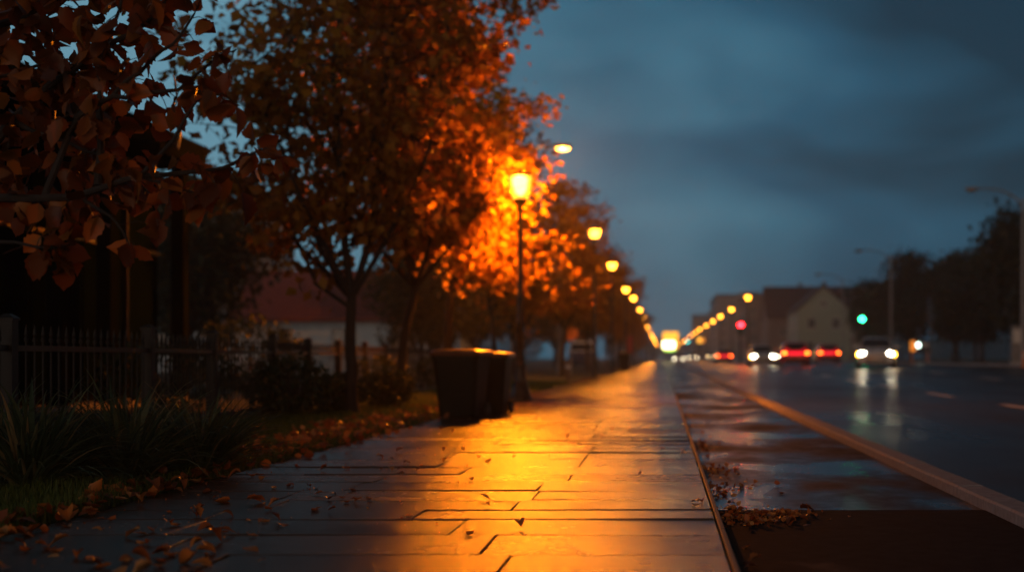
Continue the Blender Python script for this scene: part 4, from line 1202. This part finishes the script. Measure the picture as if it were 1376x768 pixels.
# left: glass pavilion
root = thing('glass_pavilion', 'dark glass fronted pavilion with slim columns behind the iron fence', 'building', (0, 0, 0))
FX = -8.5
b = MB(); b.box(FX - 9, FX - .35, 6, 24.6, 0.0, 4.1); b.build('wall', M['darkpanel'], root)
b = MB(); b.box(FX - 9.4, FX + .45, 5.6, 25.1, 4.103, 4.52, .03); b.build('roof', M['darkpanel'], root)
b = MB(); b.box(FX - 9.2, FX + .25, 5.7, 25.0, -.1, .12, .02); b.build('plinth', M['concrete'], root)
cy = [24.75, 21.5, 19.75, 16.6, 13.5, 10.4, 7.3]
for y in cy:
    b = MB(); b.box(FX - .02, FX + .2, y - .13, y + .13, .122, 4.1, .015); b.build('column', M['darkpanel'], root)
for y0, y1 in zip(cy[1:], cy):
    b = MB(); b.box(FX - .34, FX - .28, y0 + .05, y1 - .05, .3, 3.95); b.build('window', M['pavglass'], root)
    b = MB(); ym = (y0 + y1) / 2
    b.box(FX - .279, FX - .2, ym - .03, ym + .03, .3, 3.95); b.box(FX - .279, FX - .215, y0 + .05, y1 - .05, 2.55, 2.62); b.build('mullion', M['iron'], root)
# left: houses in the background
gable_house('bungalow', 'pale bungalow with red tiled roof seen left of the forked trunk', (-14.5, 62, 0.02), R(90), 6.5, 6.4, 2.45, 4.3, M['palewall'], M['rooftile'],
            [('l', 1.4, 1.4, 1.0, 1.2), ('l', -1.3, 1.4, 1.0, 1.2)], None, False)
gable_house('gabled_house', 'small white gabled house behind the trees, next to the bungalow', (-13.0, 78, 0.02), 0, 4.6, 6, 2.5, 4.2, M['palewall'], M['slate'],
            [('f', -.9, 1.5, .9, 1.2), ('f', 1.0, 1.5, .9, 1.2)], None, False)
block('apartment_house', 'pale apartment house rising behind the pavilion corner', (-27.5, 80, 0.02), 11, 10, 8.6, M['palewall'], 4, 3)
# utility pole and roadside bits on the left
x, Y = P(757, 0, 60)[0], 60
root = thing('utility_pole', 'grey concrete utility pole among the autumn trees past the lantern', 'pole', (-4.75, 66, 0.0))
b = MB(); b.lathe([(.22, 0), (.2, 1), (.15, 7.2)], 12); b.build('pole', M['concrete'], root, smooth=True)
b = MB(); b.box(-.6, .6, -.07, .07, 6.7, 6.82); b.build('crossarm', M['doorwood'], root)
b = MB(); b.box(-.19, .19, -.36, -.17, 1.6, 2.3, .02); b.build('meter_box', M['steel'], root)
root = thing('round_sign', 'round orange sign on a thin post in front of the utility pole', 'sign', (-4.0, 62, 0.0))
b = MB(); b.lathe([(.035, 0), (.035, 2.1)], 10); b.build('post', M['steel'], root, smooth=True)
b = MB(); b.lathe([(.28, -.05), (.30, -.045), (.30, -.035), (.28, -.03)], 24, 0, 0, 1.85, 'y'); b.build('sign_face', M['orange'], root)
root = thing('marker_post', 'short brown wooden post at the pavement edge past the lantern', 'post', (-3.1, 46.5, -.01))
b = MB(); b.rings([[(-q, -q, z), (q, -q, z), (q, q, z), (-q, q, z)] for q, z in ((.07, 0), (.07, .62), (.05, .66))]); b.build('post', M['doorwood'], root)
b = MB(); b.box(-.072, .072, -.074, -.0705, .45, .56); b.build('reflector', M['plate'], root)
root = thing('banner_sign', 'red banner sign on a post far along the left pavement', 'sign', (-2.75, 118, 0))
b = MB(); b.lathe([(.05, 0), (.05, 2.7)], 10); b.build('post', M['steel'], root, smooth=True)
b = MB(); b.box(-.25, .25, -.085, -.052, 1.1, 2.6, .01); b.build('banner', M['redsign'], root)

# ------------------------------------------------------------------ illuminated board at the road end
Y = 300; xb = (901 - VX) * Y / F
root = thing('lit_billboard', 'glowing yellow billboard with white lower panel at the road end', 'billboard', (xb, Y, -.3))
b = MB()
for s_ in (-1, 1):
    b = MB(); b.box(s_ * 1.3 - .09, s_ * 1.3 + .09, -.1, .1, 0, 2.4); b.build('post', M['steel'], root)
b = MB(); b.box(-1.75, 1.75, -.15, .15, 2.4, 6.6, .03); b.build('frame', M['steel'], root)
b = MB(); b.box(-1.65, 1.65, -.19, -.152, 4.6, 6.5); b.build('upper_panel', M['signyellow'], root)
b = MB(); b.box(-1.65, .9, -.19, -.152, 3.0, 4.55); b.build('lower_panel', M['signwhite'], root)
b = MB(); b.box(.95, 1.65, -.19, -.152, 3.0, 4.55); b.build('side_panel', M['signyellow'], root)
b = MB(); b.box(-1.3, .9, -.19, -.152, 2.5, 2.95); b.build('bottom_panel', M['signlime'], root)
root = thing('lit_shop_sign', 'dim orange lit board right of the far teal signals', 'sign', ((942 - VX) * 250 / F, 250, zr(7, 250) + .1))
b = MB(); b.lathe([(.06, 0), (.06, 3.0)], 8); b.build('post', M['steel'], root, smooth=True)
b = MB(); b.box(-.75, .75, -.1, .1, 3.0, 4.1, .03); b.build('frame', M['steel'], root)
b = MB(); b.box(-.65, .1, -.125, -.102, 3.1, 4.0); b.build('lit_panel', M['signyellow'], root)
b = MB(); b.box(.15, .65, -.125, -.102, 3.1, 4.0); b.build('dim_panel', M['smallorange'], root)

# right roadside bits
Y = 100; x = 18.7
root = thing('parking_sign_board', 'small orange and white lit board on the right verge beyond the silver car', 'sign', ((1236 - VX) * Y / F, Y, zv(Y)))
b = MB()
for px_ in (-.55, .55):
    b = MB(); b.box(px_ - .05, px_ + .05, -.05, .05, 0, .815); b.build('post', M['orange'], root)
b = MB(); b.box(-.72, .72, -.08, .08, .82, 1.62, .02); b.build('frame', M['plastic'], root)
b = MB(); b.box(-.68, -.30, -.10, -.082, .86, 1.58); b.build('orange_panel', M['smallorange'], root)
b = MB(); b.ell((-.12, -.1, 1.28), .15, .04, .2, 12, 6); b.build('white_lamp', M['smallwhite'], root, smooth=True)
b = MB(); b.box(.12, .30, -.10, -.082, 1.1, 1.5); b.box(.36, .6, -.10, -.082, 1.15, 1.5); b.build('pale_panel', M['plate'], root)
Y = 69.5
root = thing('bollard', 'orange bollard at the right roadside, cut by the frame', 'bollard', ((1375.5 - VX) * Y / F + .02, Y, zr(RX1, Y)))
b = MB(); b.lathe([(.14, 0), (.14, .05), (.09, .08), (.085, .7), (.06, .76), (.02, .78)], 14); b.build('post', M['orange'], root, smooth=True)
b = MB(); b.lathe([(.0875, .5), (.0885, .51), (.0885, .6), (.0875, .61)], 14); b.build('reflective_band', M['plate'], root, smooth=True)
Y = 76
root = thing('info_totem', 'narrow grey notice totem on the right verge by the lamp pole', 'sign', ((1364 - VX) * Y / F + .1, Y, zv(Y)))
b = MB(); b.box(-.3, .3, -.08, .08, .25, 2.1, .03); b.build('panel', M['greywall'], root)
b = MB(); b.box(-.36, .36, -.16, .16, 0, .25, .03); b.build('foot', M['concrete'], root)
b = MB(); b.box(-.22, .22, -.1, -.082, 1.2, 1.9); b.build('notice', M['plate'], root)
Y = 104
root = thing('blue_road_sign', 'dim blue panel sign on a post before the right trees', 'sign', ((1251 - VX) * Y / F, Y, zv(Y)))
b = MB(); b.lathe([(.05, 0), (.05, 4.9)], 8); b.build('post', M['steel'], root, smooth=True)
b = MB(); b.box(-.27, .27, -.1, -.052, 3.0, 4.8, .02); b.build('panel', M['blue'], root)
b = MB(); b.box(-.22, .22, -.104, -.1005, 3.1, 4.7); b.build('face', simple('dim_blue_sign', (.05, .09, .13), (.07, .11, .15), 4, .5), root)
Y = 150
root = thing('globe_lamp', 'small pale globe lamp on a slim pole among the right trees', 'street lamp', ((1172 - VX) * Y / F, Y, zv(Y)))
b = MB(); b.lathe([(.06, 0), (.04, 6.9)], 8); b.build('pole', M['steel'], root, smooth=True)
b = MB(); b.ell((0, 0, 7.0), .18, .18, .18, 12, 8); b.build('globe', emit('dim_globe', (.9, .85, .5), 1.2), root, smooth=True)

# ------------------------------------------------------------------ right trees
RT = 'dark trees on the right verge'
G1 = make_tree('verge_tree', 'large dark round tree at the right edge behind the first arm lamp', 'tree', (22.6, 84, zv(84)), 71, 8.9, 1.6, 4.2, 11, 15000, 0.34, M['evergreen'], M['darkbark'], RT, 0.42, 0.2, cz=.45)
G2 = make_tree('verge_tree', 'dark uneven tree beside the second arm lamp', 'tree', (21.2, 122, zv(122)), 83, 9.0, 1.4, 3.4, 9, 9000, 0.34, M['evergreen'], M['darkbark'], RT, 0.4, 0.18)
for src, x, y, sc, rz, lb in ((G1, 25.5, 70, .85, 1.0, 'dark tree at the right edge, nearest of the verge trees'), (G1, 22.2, 99, .82, 2.2, 'dark round tree between the first and second arm lamps'), (G2, 22.4, 108, .85, .7, 'low dark tree behind the lit verge board'),
                     (G2, 20.8, 138, .82, 3.0, 'narrow dark tree right of the green signal'), (G2, 26.5, 130, 1.05, 4.1, 'tall dark tree behind the second arm lamp'), (G1, 29, 112, .95, 5.0, 'dark tree standing deep behind the verge'),
                     (G2, 24.2, 160, .9, 2.0, 'dim tree right of the cream gabled house'), (G1, 33, 150, 1.0, .4, 'broad dim tree far back on the right'), (G1, 24.8, 92, .95, 3.6, 'dense dark tree behind the orange bollard')):
    dup(src, (x, y, zv(y)), rz, lb, RT, sc)
# far wood closing the horizon: one mass, nobody could count it
r = np.random.default_rng(99)
pos = []
for q in range(46):
    cx_, cy_, hh, rr = r.uniform(-330, 330), r.uniform(760, 900), r.uniform(9, 17), r.uniform(8, 16)
    n_ = 700
    d = r.normal(size=(n_, 3)); d /= np.linalg.norm(d, axis=1)[:, None]
    pos.append(d * (r.random(n_) ** .35)[:, None] * np.array([rr, rr, hh * .55]) + np.array([cx_, cy_, hh * .5]))
pos = np.concatenate(pos); pos = pos[pos[:, 2] > 0]
v_, f_ = leaf_cloud(pos, 2.2, None, .2, r)
tag(npmesh('far_wood', v_, f_, 3, M['olive']), 'faint wooded skyline closing the end of the road', 'wood', None, 'stuff')

# ------------------------------------------------------------------ haze
t = NT('haze_volume')
pv = t.n('ShaderNodeVolumePrincipled')
pv.inputs['Color'].default_value = (0.86, 0.92, 0.98, 1)
pv.inputs['Density'].default_value = 0.0008
pv.inputs['Anisotropy'].default_value = 0.55
t.l(pv.outputs[0], t.o.inputs['Volume'])
hz = MB().box(-520, 520, -45, 1010, -1.4, 40).build('haze', t.m)
tag(hz, 'thin damp evening haze over the street', 'haze', None, 'stuff')
